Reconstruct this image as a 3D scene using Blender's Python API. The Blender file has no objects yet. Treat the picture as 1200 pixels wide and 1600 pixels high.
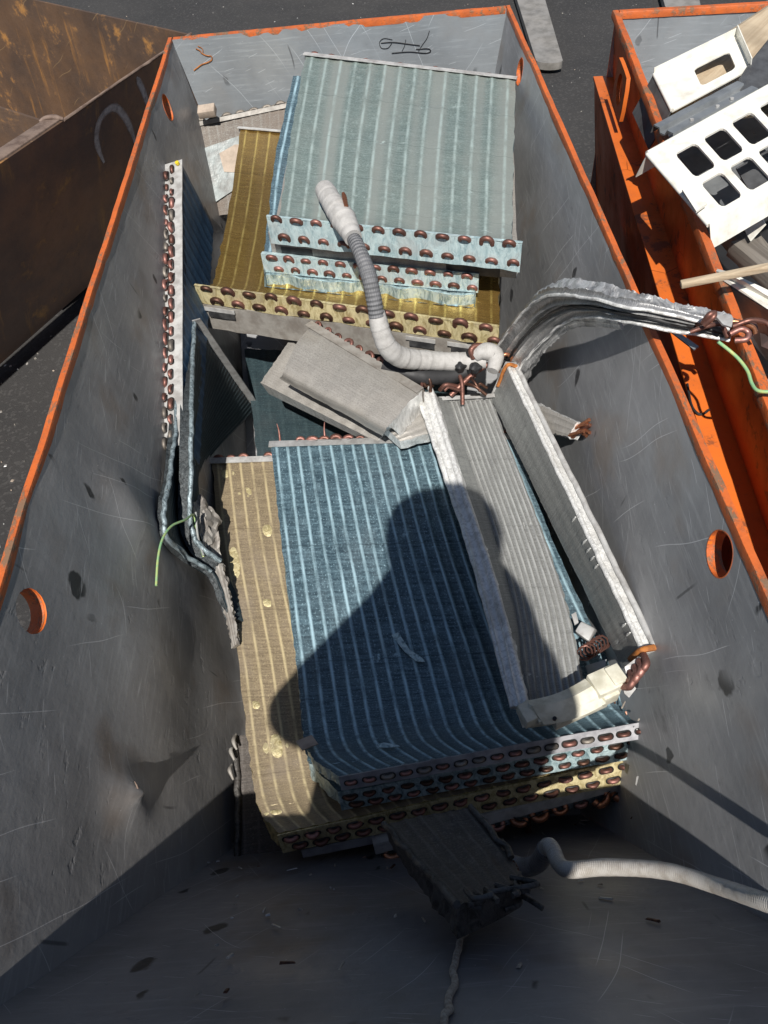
import bpy, bmesh, math, random
from mathutils import Vector, Matrix, noise
random.seed(7)
V = Vector
scene = bpy.context.scene
col = scene.collection

# ------------------------------------------------------------------ camera, sky, sun, exposure
CZ = 1.5
FPX = 1180.0                     # focal length in photograph pixels (1200 x 1600)
_y = V((-105, -1465, FPX)).normalized()
_p = V((-332, -738, FPX)); _d = V((525, -50, 0))
_x = (_p + _d * (-(_p.dot(_y)) / _d.dot(_y))).normalized()
if _x.x < 0: _x = -_x
_z = _x.cross(_y)
RIGHT = V((_x.x, _y.x, _z.x)); DOWN = V((_x.y, _y.y, _z.y)); FWD = V((_x.z, _y.z, _z.z))
CAM = V((0, 0, CZ))
cam_data = bpy.data.cameras.new("camera")
cam = bpy.data.objects.new("camera", cam_data); col.objects.link(cam)
cam.matrix_world = Matrix(((RIGHT.x, -DOWN.x, -FWD.x, 0), (RIGHT.y, -DOWN.y, -FWD.y, 0), (RIGHT.z, -DOWN.z, -FWD.z, CZ), (0, 0, 0, 1)))
cam_data.sensor_fit = 'VERTICAL'; cam_data.sensor_height = 32.0
cam_data.lens = FPX / 1600 * 32.0
cam_data.clip_start = 0.02; cam_data.clip_end = 3000
scene.camera = cam

SUN_DIR = V((0.056, 0.587, -0.808)).normalized()       # the way the light travels
world = bpy.data.worlds.new("World"); scene.world = world; world.use_nodes = True
wn = world.node_tree.nodes; wl = world.node_tree.links
sky = wn.new("ShaderNodeTexSky"); sky.sky_type = 'NISHITA'; sky.sun_disc = False
sky.sun_elevation = math.asin(-SUN_DIR.z)
sky.sun_rotation = math.atan2(-SUN_DIR.x, -SUN_DIR.y)
sky.air_density = 1.0; sky.dust_density = 0.6; sky.ozone_density = 1.0
wl.new(sky.outputs[0], wn["Background"].inputs[0]); wn["Background"].inputs[1].default_value = 0.052
sun_data = bpy.data.lights.new("sun", 'SUN'); sun_data.energy = 5.0; sun_data.angle = math.radians(0.53)
sun_data.color = (1.0, 0.955, 0.89)
sun = bpy.data.objects.new("sun", sun_data); col.objects.link(sun)
sun.rotation_euler = SUN_DIR.to_track_quat('-Z', 'Y').to_euler(); sun.location = (0, -3, 6)
scene.view_settings.view_transform = 'Standard'; scene.view_settings.look = 'None'
scene.view_settings.exposure = 0.3; scene.view_settings.gamma = 1.0
scene.cycles.use_denoising = True
scene.cycles.max_bounces = 6; scene.cycles.transparent_max_bounces = 6
scene.render.use_motion_blur = False

# ------------------------------------------------------------------ where a sight line of the photograph meets a height / a depth
def ray(u, v): return RIGHT * ((u - 600) / FPX) + DOWN * ((v - 800) / FPX) + FWD
def at(u, v, z):
    r = ray(u, v); return CAM + r * ((z - CZ) / r.z)
def aty(u, v, y):
    r = ray(u, v); return CAM + r * (y / r.y)
def pt(p):
    if isinstance(p, Vector): return p
    if isinstance(p[2], str): return aty(p[0], p[1], float(p[2]))
    return at(p[0], p[1], p[2])
def onplane(u, v, P, n):
    r = ray(u, v); return CAM + r * ((P - CAM).dot(n) / r.dot(n))

# ------------------------------------------------------------------ materials
def NT(name):
    m = bpy.data.materials.new(name); m.use_nodes = True
    nt = m.node_tree; b = nt.nodes["Principled BSDF"]
    return m, nt, b
class G:
    """tiny node-graph helper"""
    def __init__(s, nt): s.nt = nt
    def n(s, t, **k):
        o = s.nt.nodes.new(t)
        for a, b in k.items(): setattr(o, a, b)
        return o
    def link(s, a, b): s.nt.links.new(a, b)
    def put(s, v, sock):
        if hasattr(v, 'is_linked') or isinstance(v, bpy.types.NodeSocket): s.link(v, sock)
        else: sock.default_value = v
    def coord(s, kind='Object', scale=(1, 1, 1), rot=(0, 0, 0)):
        t = s.n("ShaderNodeTexCoord"); m = s.n("ShaderNodeMapping")
        m.inputs['Scale'].default_value = scale; m.inputs['Rotation'].default_value = rot
        s.link(t.outputs[kind], m.inputs['Vector']); return m.outputs[0]
    def map(s, vec, scale=(1, 1, 1), rot=(0, 0, 0), loc=(0, 0, 0)):
        m = s.n("ShaderNodeMapping"); s.link(vec, m.inputs['Vector'])
        m.inputs['Scale'].default_value = scale; m.inputs['Rotation'].default_value = rot; m.inputs['Location'].default_value = loc
        return m.outputs[0]
    def noise(s, vec, scale, detail=4, rough=.55, dist=0):
        t = s.n("ShaderNodeTexNoise"); s.link(vec, t.inputs['Vector'])
        t.inputs['Scale'].default_value = scale; t.inputs['Detail'].default_value = detail
        t.inputs['Roughness'].default_value = rough; t.inputs['Distortion'].default_value = dist
        return t.outputs['Fac']
    def vor(s, vec, scale, feature='F1', out='Distance'):
        t = s.n("ShaderNodeTexVoronoi", feature=feature); s.link(vec, t.inputs['Vector'])
        t.inputs['Scale'].default_value = scale; return t.outputs[out]
    def ramp(s, v, lo, hi, a=0., b=1.):
        t = s.n("ShaderNodeMapRange"); t.interpolation_type = 'SMOOTHSTEP'
        s.link(v, t.inputs['Value'])
        for k, q in zip(('From Min', 'From Max', 'To Min', 'To Max'), (lo, hi, a, b)): t.inputs[k].default_value = q
        return t.outputs[0]
    def math(s, op, a, b=0.):
        t = s.n("ShaderNodeMath", operation=op); s.put(a, t.inputs[0]); s.put(b, t.inputs[1]); return t.outputs[0]
    def mix(s, f, a, b, blend='MIX'):
        t = s.n("ShaderNodeMix", data_type='RGBA', blend_type=blend)
        s.put(f, t.inputs['Factor'])
        for v, i in ((a, 6), (b, 7)):
            if isinstance(v, tuple): t.inputs[i].default_value = (*v, 1) if len(v) == 3 else v
            else: s.link(v, t.inputs[i])
        return t.outputs[2]
    def sep(s, v):
        t = s.n("ShaderNodeSeparateXYZ"); s.link(v, t.inputs[0]); return t.outputs
    def bump(s, h, strength, dist, b):
        t = s.n("ShaderNodeBump"); t.inputs['Strength'].default_value = strength; t.inputs['Distance'].default_value = dist
        s.link(h, t.inputs['Height']); s.link(t.outputs[0], b.inputs['Normal']); return t

def simple(name, c, rough=.5, metal=0., var=.25, scale=40, c2=None, bump=.0, bscale=None, spec=.5, stretch=(1, 1, 1), coord='Object', amt=(.35, .7)):
    m, nt, b = NT(name); g = G(nt)
    co = g.coord(coord, stretch)
    f = g.noise(co, scale, 5, .6)
    c2 = c2 or tuple(max(0, x * (1 - var)) for x in c)
    g.link(g.mix(g.ramp(f, *amt), c, c2), b.inputs['Base Color'])
    b.inputs['Roughness'].default_value = rough; b.inputs['Metallic'].default_value = metal
    b.inputs['Specular IOR Level'].default_value = spec
    g.link(g.ramp(g.noise(co, scale * .4, 3), .3, .7, max(0, rough - .12), min(1, rough + .12)), b.inputs['Roughness'])
    if bump: g.bump(g.noise(co, bscale or scale * 3, 4), bump, .004, b)
    return m

def scratch_layer(g, uv, freq, along, rot, width, thr, warp=1.2):
    """scattered single scratches, each of its own length, all lying roughly one way"""
    c = g.map(uv, (1, 1, 1), (0, 0, rot)); x, y, _ = g.sep(c)
    u = g.math('ADD', g.math('MULTIPLY', x, freq), g.math('MULTIPLY', g.noise(c, 2.3, 2), warp))
    cell = g.math('FLOOR', u); d = g.math('ABSOLUTE', g.math('SUBTRACT', g.math('FRACT', u), .5))
    cv = g.n("ShaderNodeCombineXYZ"); g.link(g.math('MULTIPLY', cell, 7.13), cv.inputs[0]); g.link(g.math('MULTIPLY', y, along), cv.inputs[1])
    return g.math('MULTIPLY', g.ramp(d, width, width * .3), g.ramp(g.noise(cv.outputs[0], 1.0, 1), thr, thr + .05))

def steel_mat(name, base, warm, amount_spots=.8, brown=.35, pit=.12):
    m, nt, b = NT(name); g = G(nt)
    uv = g.coord('UV')
    big = g.noise(uv, 3.1, 4, .62)
    fine = g.noise(uv, 60, 4, .7)
    str_ = g.noise(g.map(uv, (3, 40, 1), (0, 0, .25)), 3, 4, .65)
    c = g.mix(g.ramp(big, .34, .68), base, tuple(x * .66 for x in base))
    c = g.mix(g.math('MULTIPLY', g.ramp(str_, .5, .75), .35), c, tuple(x * 1.5 for x in base))
    c = g.mix(g.math('MULTIPLY', g.ramp(g.noise(uv, 5.3, 3, .6), .52, .72), brown), c, warm)
    c = g.mix(g.math('MULTIPLY', g.ramp(fine, .55, .8), .35), c, tuple(x * .5 for x in base))
    # oil spots
    nzs = g.n('ShaderNodeTexNoise'); g.link(uv, nzs.inputs['Vector']); nzs.inputs['Scale'].default_value = 26; nzs.inputs['Detail'].default_value = 3
    wv = g.n('ShaderNodeVectorMath', operation='MULTIPLY_ADD'); g.link(nzs.outputs['Color'], wv.inputs[0]); wv.inputs[1].default_value = (.035, .035, 0); g.link(uv, wv.inputs[2]); uvw = wv.outputs[0]
    sp = g.vor(g.map(uvw, (1, .8, 1)), 9.0)
    spots = g.ramp(sp, .16, .12)
    spots = g.math('MULTIPLY', spots, g.ramp(g.noise(uv, 2.6, 2), .53, .57))
    sp2 = g.math('MULTIPLY', g.ramp(g.vor(g.map(uvw, (1, .5, 1), (0, 0, .4), (3, 5, 0)), 17.0), .14, .09), g.ramp(g.noise(uv, 4.6, 2), .52, .56))
    c = g.mix(g.math('MULTIPLY', g.math('MAXIMUM', spots, sp2), amount_spots), c, (.012, .012, .014))
    light = tuple(min(1, x * 2.2 + .04) for x in base)
    s1 = scratch_layer(g, uv, 46, 2.6, .5, .03, .595, 4)
    s2 = scratch_layer(g, uv, 40, 3.6, -.75, .026, .61, 7)
    s3 = scratch_layer(g, uv, 110, 12., 1.9, .06, .63, 9)
    sc = g.math('MAXIMUM', s1, g.math('MAXIMUM', s2, s3))
    s4 = scratch_layer(g, uv, 26, 7., .12, .07, .68, 3)
    c = g.mix(g.math('MULTIPLY', s4, .6), c, (.03, .03, .033))
    c = g.mix(g.math('MULTIPLY', sc, .6), c, light)
    fk = g.math('MULTIPLY', g.ramp(g.noise(uv, 170, 2, .6), .70, .76), g.ramp(g.noise(uv, 6, 2), .42, .6))
    c = g.mix(g.math('MULTIPLY', fk, .5), c, light)
    # scuffed patches
    sm = g.math('MULTIPLY', g.ramp(g.noise(g.map(uv, (2, 26, 1), (0, 0, -.5)), 2.5, 5, .7), .6, .72), g.ramp(g.noise(uv, 2.2, 2), .5, .62))
    c = g.mix(g.math('MULTIPLY', sm, .45), c, light)
    g.link(c, b.inputs['Base Color'])
    b.inputs['Metallic'].default_value = .25
    g.link(g.ramp(big, .3, .7, .36, .58), b.inputs['Roughness'])
    h = g.math('ADD', g.math('MULTIPLY', g.noise(uv, 11, 4), .8), g.math('MULTIPLY', fine, pit))
    pm = g.math('MULTIPLY', g.ramp(g.noise(g.map(uv, (1, 1.7, 1)), 24, 3, .6), .6, .68), g.ramp(g.noise(uv, 3.3, 2), .45, .6))
    h = g.math('SUBTRACT', h, g.math('MULTIPLY', pm, pit * 1.2))
    dk = g.math('MULTIPLY', g.ramp(g.noise(g.map(uv, (1, 2.2, 1), (0, 0, .3)), 7, 5, .75), .58, .7), g.ramp(g.noise(uv, 1.7, 2), .46, .6))
    c = g.mix(g.math('MULTIPLY', dk, .5), c, tuple(q * .3 for q in base))
    g.link(c, b.inputs['Base Color'])
    g.bump(h, .35, .006, b)
    return m

def paint_mat(name, c, worn, rust):
    m, nt, b = NT(name); g = G(nt)
    co = g.coord('Object')
    f = g.noise(co, 9, 6, .65); fi = g.noise(co, 70, 5, .7)
    x = g.mix(g.ramp(f, .35, .7), c, tuple(q * .78 for q in c))
    x = g.mix(g.math('MULTIPLY', g.ramp(fi, .56, .68), .6), x, worn)
    x = g.mix(g.math('MULTIPLY', g.ramp(g.math('MULTIPLY', g.noise(co, 22, 5, .7), f), .3, .36), .8), x, rust)
    s1 = g.math('MULTIPLY', g.ramp(g.vor(g.map(co, (1, 1, 2)), 7, 'DISTANCE_TO_EDGE'), .012, .003), g.ramp(g.noise(co, 5, 2), .55, .6))
    x = g.mix(g.math('MULTIPLY', s1, .7), x, tuple(q * .25 for q in c))
    g.link(x, b.inputs['Base Color'])
    g.link(g.ramp(f, .3, .7, .38, .6), b.inputs['Roughness'])
    g.bump(fi, .2, .002, b)
    return m

def rim_mat():
    m, nt, b = NT("rim_paint"); g = G(nt)
    co = g.coord('Object')
    f = g.noise(co, 14, 6, .65); fi = g.noise(co, 90, 5, .7)
    x = g.mix(g.ramp(f, .35, .7), (.56, .125, .025), (.38, .09, .025))
    wear = g.math('MULTIPLY', g.ramp(g.noise(g.map(co, (2, .8, 2)), 26, 6, .75), .5, .6), g.ramp(g.noise(co, 3.2, 3), .36, .55))
    x = g.mix(g.math('MULTIPLY', wear, .9), x, (.17, .12, .075))
    x = g.mix(g.math('MULTIPLY', g.ramp(fi, .6, .72), .5), x, (.06, .035, .02))
    g.link(x, b.inputs['Base Color']); b.inputs['Roughness'].default_value = .55
    g.bump(g.math('ADD', fi, wear), .4, .003, b)
    return m

def fin_mat(name, base, line, dark, dirt, metal=.35, rough=.42, dirt_amt=.3, line_amt=.85, streak=.5, band=0., line_w=.26, crush=.6):
    """fin face: x of the map counts the tubes, y runs along them in metres"""
    m, nt, b = NT(name); g = G(nt)
    uv = g.coord('UV'); xyz = g.sep(uv)
    geo = g.coord('Object')
    fr = g.math('FRACT', xyz[0]); d = g.math('ABSOLUTE', g.math('SUBTRACT', fr, .5)); d = g.math('MULTIPLY', d, 2)
    ln = g.ramp(d, line_w * 1.5, line_w * .1)
    ln = g.math('MULTIPLY', ln, g.ramp(g.noise(g.map(uv, (.9, 9, 1)), 2.4, 4, .7), .32, .62, .22, 1))
    st = g.noise(g.map(uv, (.35, 340, 1)), 1.0, 3, .7)                 # the fins, across the tubes
    st2 = g.noise(g.map(uv, (2.2, 60, 1)), 1.0, 5, .7)
    sk = g.noise(g.map(uv, (7, 420, 1)), 1.0, 2, .8)
    c = g.mix(g.ramp(st, .3, .72), dark, base)
    c = g.mix(g.math('MULTIPLY', g.ramp(sk, .56, .72), .55), c, line)
    c = g.mix(g.math('MULTIPLY', g.ramp(sk, .46, .32), .6), c, tuple(q * .5 for q in dark))
    c = g.mix(g.math('MULTIPLY', g.ramp(st2, .5, .75), streak), c, line)
    if band:
        bd = g.noise(g.map(uv, (.62, .5, 1)), 1.0, 1, .5)
        c = g.mix(g.math('MULTIPLY', g.ramp(bd, .42, .6), band), c, tuple(q * 1.35 for q in dirt))
    c = g.mix(g.math('MULTIPLY', ln, line_amt), c, line)
    dm = g.noise(g.map(uv, (.16, 6, 1)), 1.0, 6, .66)
    c = g.mix(g.math('MULTIPLY', g.ramp(dm, .45, .68), dirt_amt), c, dirt)
    # crushed fins
    cr = g.math('MULTIPLY', g.ramp(g.noise(g.map(uv, (.22, 13, 1)), 1.0, 5, .75), .635, .69), crush)
    c = g.mix(cr, c, tuple(min(1, q * 1.25 + .03) for q in line))
    # seams straight across the tubes
    sm = g.math('FRACT', g.math('MULTIPLY', xyz[1], 8.3))
    seam = g.math('MULTIPLY', g.math('LESS_THAN', sm, .013), .35)
    c = g.mix(seam, c, tuple(q * .45 for q in dark))
    g.link(c, b.inputs['Base Color'])
    b.inputs['Metallic'].default_value = metal
    g.link(g.ramp(dm, .3, .7, rough - .08, rough + .14), b.inputs['Roughness'])
    h = g.math('ADD', g.math('MULTIPLY', st, .5), g.math('MULTIPLY', st2, .55))
    h = g.math('ADD', h, g.math('MULTIPLY', cr, -1.2))
    g.bump(h, .5, .002, b)
    return m

def edge_mat(name, c, c2, metal=.6, rough=.4, dirt=(.2, .17, .14), damt=.3, sc=90, bp=.55):
    """the crumpled cut sides of a fin pack"""
    m, nt, b = NT(name); g = G(nt)
    co = g.coord('Object')
    f = g.noise(g.map(co, (1, 1, .35)), sc, 4, .7, 1.0); f2 = g.noise(co, 18, 4, .6)
    x = g.mix(g.ramp(f, .30, .62), c2, c)
    x = g.mix(g.math('MULTIPLY', g.ramp(f2, .5, .66), damt), x, dirt)
    g.link(x, b.inputs['Base Color']); b.inputs['Metallic'].default_value = metal; b.inputs['Roughness'].default_value = rough
    g.bump(f, bp, .005, b)
    return m

def rust_mat(name, base, brown, bright, amt):
    m, nt, b = NT(name); g = G(nt)
    co = g.coord('UV')
    f = g.noise(co, 2.6, 7, .66); f2 = g.noise(co, 9, 6, .7); st = g.noise(g.map(co, (9, 1.2, 1), (0, 0, .15)), 1.6, 6, .7)
    fi = g.noise(co, 60, 5, .75)
    x = g.mix(g.ramp(f, .38, .62), base, brown)
    x = g.mix(g.math('MULTIPLY', g.ramp(st, .55, .74), amt), x, bright)
    x = g.mix(g.math('MULTIPLY', g.ramp(f2, .56, .7), amt), x, bright)
    x = g.mix(g.math('MULTIPLY', g.ramp(fi, .55, .75), .5), x, tuple(q * .4 for q in base))
    s1 = scratch_layer(g, co, 22, 4., .9, .04, .6, 4)
    x = g.mix(g.math('MULTIPLY', s1, .5), x, (.3, .2, .1))
    g.link(x, b.inputs['Base Color']); b.inputs['Metallic'].default_value = .1
    g.link(g.ramp(f2, .3, .7, .45, .75), b.inputs['Roughness'])
    g.bump(g.math('ADD', f2, g.math('MULTIPLY', fi, .3)), .35, .006, b)
    return m

def asphalt_mat():
    m, nt, b = NT("asphalt"); g = G(nt)
    co = g.coord('Object')
    v = g.vor(co, 130, 'F1', 'Color'); vs = g.sep(v)[0]
    fi = g.noise(co, 260, 4, .7); big = g.noise(co, 1.3, 6, .6)
    x = g.mix(g.ramp(big, .35, .68), (.026, .0255, .026), (.040, .038, .037))
    x = g.mix(g.math('MULTIPLY', g.ramp(vs, .72, .98), .5), x, (.075, .072, .07))
    x = g.mix(g.math('MULTIPLY', g.ramp(fi, .55, .75), .5), x, (.02, .02, .02))
    # tiny litter
    li = g.math('MULTIPLY', g.ramp(g.vor(g.map(co, (1, .5, 1), (0, 0, .7)), 22), .085, .05), g.ramp(g.noise(co, 5, 2), .54, .58))
    x = g.mix(g.math('MULTIPLY', li, .8), x, (.4, .38, .35))
    x = g.mix(g.math('MULTIPLY', g.ramp(g.noise(g.map(co, (1, 3, 1), (0, 0, .4)), 3, 5, .7), .56, .7), .45), x, (.022, .021, .021))
    g.link(x, b.inputs['Base Color']); b.inputs['Roughness'].default_value = .85
    g.bump(g.math('ADD', vs, fi), .6, .004, b)
    return m

def wood_mat(name, c, c2):
    m, nt, b = NT(name); g = G(nt)
    uv = g.coord('UV')
    f = g.noise(g.map(uv, (1.2, 24, 1)), 3, 6, .7, .6)
    f2 = g.noise(uv, 6, 4)
    x = g.mix(g.ramp(f, .35, .68), c, c2)
    x = g.mix(g.math('MULTIPLY', g.ramp(f2, .55, .75), .5), x, tuple(q * .55 for q in c2))
    g.link(x, b.inputs['Base Color']); b.inputs['Roughness'].default_value = .8
    g.bump(f, .5, .004, b)
    return m

def wrap_mat(name, c, c2, rings, rough=.7, bump=.6):
    """tape or corrugation wound round a pipe: y of the map runs along it in metres"""
    m, nt, b = NT(name); g = G(nt)
    uv = g.coord('UV'); xyz = g.sep(uv); co = g.coord('Object')
    s = g.math('SINE', g.math('ADD', g.math('MULTIPLY', xyz[1], rings), g.math('MULTIPLY', xyz[0], 2.0)))
    w2 = g.math('SINE', g.math('MULTIPLY', xyz[0], 150.0))
    f = g.noise(co, 60, 5, .7)
    x = g.mix(g.ramp(f, .35, .72), c, c2)
    x = g.mix(g.math('MULTIPLY', g.ramp(s, -1, -.4, 1, 0), .18), x, tuple(q * .5 for q in c2))
    g.link(x, b.inputs['Base Color']); b.inputs['Roughness'].default_value = rough
    g.bump(g.math('ADD', s, g.math('MULTIPLY', w2, .25)), bump, .0015, b)
    return m

def spray_mat():
    m, nt, b = NT("spray_paint"); g = G(nt)
    uv = g.coord('UV'); xyz = g.sep(uv); co = g.coord('Object')
    d = g.math('ABSOLUTE', g.math('SUBTRACT', xyz[0], .5))
    a = g.ramp(d, .5, .16)
    a = g.math('MULTIPLY', a, g.ramp(g.noise(co, 35, 5, .7), .3, .6, .5, 1.))
    b.inputs['Base Color'].default_value = (.72, .71, .69, 1); b.inputs['Roughness'].default_value = .8
    g.link(a, b.inputs['Alpha'])
    return m

def copper_mat(name, c, c2, rough=.38):
    m, nt, b = NT(name); g = G(nt)
    co = g.coord('Object'); oi = g.n("ShaderNodeObjectInfo")
    ad = g.n("ShaderNodeVectorMath", operation='ADD'); g.link(co, ad.inputs[0]); g.link(oi.outputs['Random'], ad.inputs[1])
    f = g.noise(ad.outputs[0], 150, 4, .7)
    x = g.mix(g.ramp(f, .38, .66), c, c2)
    t = g.ramp(oi.outputs['Random'], 0, 1, 0, .55)
    x = g.mix(t, x, tuple(q * .55 for q in c2))
    g.link(x, b.inputs['Base Color']); b.inputs['Metallic'].default_value = .75
    g.link(g.ramp(f, .3, .7, rough - .08, rough + .18), b.inputs['Roughness'])
    return m

M = dict(
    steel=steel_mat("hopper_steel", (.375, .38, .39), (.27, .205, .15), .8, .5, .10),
    steel_left=steel_mat("hopper_steel_left", (.33, .322, .318), (.19, .145, .11), .92, .65, .22),
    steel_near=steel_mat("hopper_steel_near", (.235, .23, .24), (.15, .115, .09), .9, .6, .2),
    steel_far=steel_mat("hopper_steel_far", (.33, .36, .385), (.28, .24, .20), .4, .2, .1),
    orange=paint_mat("orange_paint", (.66, .15, .022), (.46, .12, .04), (.16, .06, .03)),
    rim=rim_mat(),
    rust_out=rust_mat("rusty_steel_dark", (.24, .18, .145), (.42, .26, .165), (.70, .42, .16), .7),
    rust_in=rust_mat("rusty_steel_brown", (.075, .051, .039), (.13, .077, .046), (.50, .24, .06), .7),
    rust_rim=simple("dusty_rust", (.20, .145, .115), .8, 0, .4, 30, (.10, .065, .05), .3),
    asphalt=asphalt_mat(),
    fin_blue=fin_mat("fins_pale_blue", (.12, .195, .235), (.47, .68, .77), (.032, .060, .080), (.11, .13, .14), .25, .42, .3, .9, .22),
    fin_teal=fin_mat("fins_grey_teal", (.235, .29, .27), (.47, .575, .545), (.15, .195, .18), (.225, .24, .22), .3, .45, .3, .75, .35, .7, .2),
    fin_gold=fin_mat("fins_gold", (.32, .255, .165), (.64, .53, .31), (.20, .155, .10), (.26, .215, .17), .25, .42, .6, .85, .2, 0, .22),
    fin_goldfar=fin_mat("fins_gold_dark", (.40, .25, .065), (.78, .58, .18), (.24, .145, .038), (.28, .18, .075), .75, .24, .3, .9, .15, .2, .16),
    fin_dark=fin_mat("fins_dark_teal", (.030, .044, .052), (.10, .16, .175), (.016, .024, .03), (.03, .034, .036), .3, .5, .4, .3, .2, 0, .2, .3),
    fin_blue_shaded=fin_mat("fins_blue_shaded", (.035, .085, .16), (.10, .18, .28), (.02, .05, .10), (.04, .06, .08), .3, .45, .2, .5, .2, 0, .2, .2),  # blue fins with the shade on their right-hand face put into the colour
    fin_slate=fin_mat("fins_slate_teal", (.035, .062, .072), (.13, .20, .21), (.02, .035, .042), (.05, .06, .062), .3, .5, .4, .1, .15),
    fin_alu=fin_mat("fins_bare_aluminium", (.27, .275, .265), (.60, .61, .59), (.19, .19, .185), (.24, .24, .23), .3, .4, .25, .85, .10, 0, .42),
    fin_plain=fin_mat('fins_plain_aluminium', (.30, .31, .30), (.52, .53, .51), (.21, .215, .21), (.26, .26, .25), .3, .42, .3, 0., .1, 0, .3, .5),
    fin_grey=fin_mat("fins_dusty_grey", (.34, .325, .30), (.46, .445, .41), (.27, .255, .235), (.30, .275, .24), .3, .5, .4, .05, .18, 0, .3, .5),
    fin_brown=fin_mat("fins_caked_in_dust", (.20, .175, .15), (.42, .46, .45), (.13, .11, .095), (.17, .135, .11), .1, .75, .85, .15, .2, 0, .2, .2),
    fin_grime=fin_mat("fins_black_grime", (.075, .062, .052), (.22, .20, .185), (.035, .029, .025), (.085, .068, .055), .15, .6, .7, .2, .3, 0, .2, .3),
    edge_blue=edge_mat("cut_fins_blue", (.52, .66, .68), (.14, .23, .26), .45, .38, (.2, .24, .25)),
    edge_gold=edge_mat("cut_fins_gold", (.75, .63, .32), (.24, .18, .07), .5, .38, (.3, .24, .14)),
    edge_alu=edge_mat("cut_fins_aluminium", (.82, .82, .80), (.52, .52, .505), .3, .4, (.42, .40, .36), .35, 120, .45),
    edge_dark=edge_mat("cut_fins_dark", (.30, .37, .40), (.05, .07, .08), .4, .45, (.08, .08, .08)),
    edge_grime=edge_mat("cut_fins_grime", (.09, .085, .08), (.02, .018, .016), .3, .5, (.04, .03, .025)),
    plate_alu=simple("plate_aluminium", (.52, .52, .51), .42, .5, .3, 50, (.36, .35, .34), .15),
    plate_white=simple("plate_white_flange", (.50, .50, .49), .5, .2, .3, 45, (.32, .31, .30), .15),
    plate_blue=edge_mat("plate_pale_blue", (.55, .68, .69), (.30, .43, .46), .3, .42, (.45, .47, .46), .5),
    plate_lilac=simple("plate_grey_lilac", (.36, .36, .38), .5, .3, .35, 40, (.22, .22, .24), .2),
    plate_gold=edge_mat("plate_gold", (.66, .58, .34), (.34, .27, .12), .35, .45, (.38, .32, .22), .5),
    plate_dusty=simple("plate_dusty", (.30, .285, .26), .6, .2, .4, 30, (.19, .17, .15), .3),
    copper=copper_mat("copper_weathered", (.27, .13, .10), (.16, .08, .065), .5),
    copper_pink=copper_mat("copper_pinkish", (.40, .205, .175), (.27, .125, .10), .5),
    copper_bright=copper_mat("copper_orange", (.52, .23, .12), (.30, .12, .07), .3),
    copper_grey=copper_mat("copper_dusty", (.33, .30, .26), (.22, .19, .165), .6),
    copper_dark=copper_mat("copper_dark_brown", (.17, .085, .055), (.08, .045, .035), .45),
    tape=wrap_mat("pipe_tape", (.44, .43, .415), (.33, .32, .305), 2600, .8, .15),
    foam=wrap_mat("pipe_foam", (.17, .172, .18), (.115, .117, .122), 800, .6, .6),
    rubber=simple("rubber_black", (.022, .022, .024), .65, 0, .4, 60),
    hose=wrap_mat("hose_corrugated", (.46, .44, .41), (.30, .27, .235), 2600, .4, .25),
    hose_dark=wrap_mat("hose_grey", (.20, .20, .21), (.12, .12, .125), 2600, .4, .25),
    fin_foil=fin_mat('fins_crumpled_foil', (.40, .40, .40), (.74, .74, .73), (.20, .20, .205), (.16, .16, .16), .6, .34, .4, .5, .4, 0, .3, .8),
    foil=edge_mat("aluminium_foil_fins", (.66, .66, .65), (.26, .26, .265), .6, .42, (.10, .10, .10), .5, 45, .7),
    cream=simple("plastic_cream", (.64, .62, .52), .5, 0, .25, 40, (.44, .42, .33), .1),
    white=simple("white_enamel", (.72, .71, .65), .38, 0, .1, 26, (.52, .49, .42), .05, 8, amt=(.45, .8)),
    galv=simple("galvanised_sheet", (.36, .38, .39), .38, .6, .3, 22, (.25, .265, .275), .15),
    greyplate=simple("grey_plastic", (.085, .088, .092), .45, 0, .35, 30, (.05, .05, .052), .1),
    wood=wood_mat("wood_pale", (.50, .41, .29), (.33, .25, .165)),
    woodgrey=wood_mat("wood_weathered", (.20, .18, .155), (.11, .095, .08)),
    gap_or_collar=simple('tube_gap_shade', (.03, .028, .026), .6, .2, .4, 60),  # near black, paints the shade in the holes round the bends
    dullfoil=simple('scraped_dull_foil', (.24, .27, .27), .55, .1, .35, 30, (.14, .14, .135), .6, 60),
    edge_black=edge_mat('cut_fins_black', (.055, .065, .07), (.012, .015, .017), .3, .5, (.02, .02, .02), .4, 160, .5),
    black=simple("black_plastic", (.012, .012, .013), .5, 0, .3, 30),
    label=simple("black_label", (.02, .02, .022), .5, 0, .4, 40, (.06, .06, .06)),
    cord=simple("cord_dirty", (.42, .37, .31), .9, 0, .4, 200, (.24, .20, .165), .6, 900),
    green=simple("wire_green", (.20, .42, .22), .45, 0, .3, 90, (.42, .46, .16)),
    greywire=simple("wire_grey", (.30, .31, .30), .5, 0, .3, 60),
    card=simple("dusty_block", (.42, .345, .28), .9, 0, .3, 40),
    yellow=simple("yellow_cap", (.7, .52, .03), .5, 0, .1, 40),
    marker=simple("marker_ink", (.012, .012, .014), .5, 0, .2, 90),
    ruststreak=simple("rust_streak", (.42, .15, .03), .85, 0, .5, 90, (.2, .07, .02)),
    spray=spray_mat(),
    tine=simple("fork_steel", (.30, .285, .265), .5, .2, .35, 18, (.19, .18, .165), .2),
    clothtop=simple("jacket_cloth", (.05, .06, .09), .9), clothleg=simple("trouser_cloth", (.04, .04, .045), .9),
    skin=simple("skin", (.52, .31, .22), .55), hair=simple("hair_dark", (.02, .016, .013), .6),
    shoe=simple("boot_leather", (.05, .035, .025), .6),
)

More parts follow.
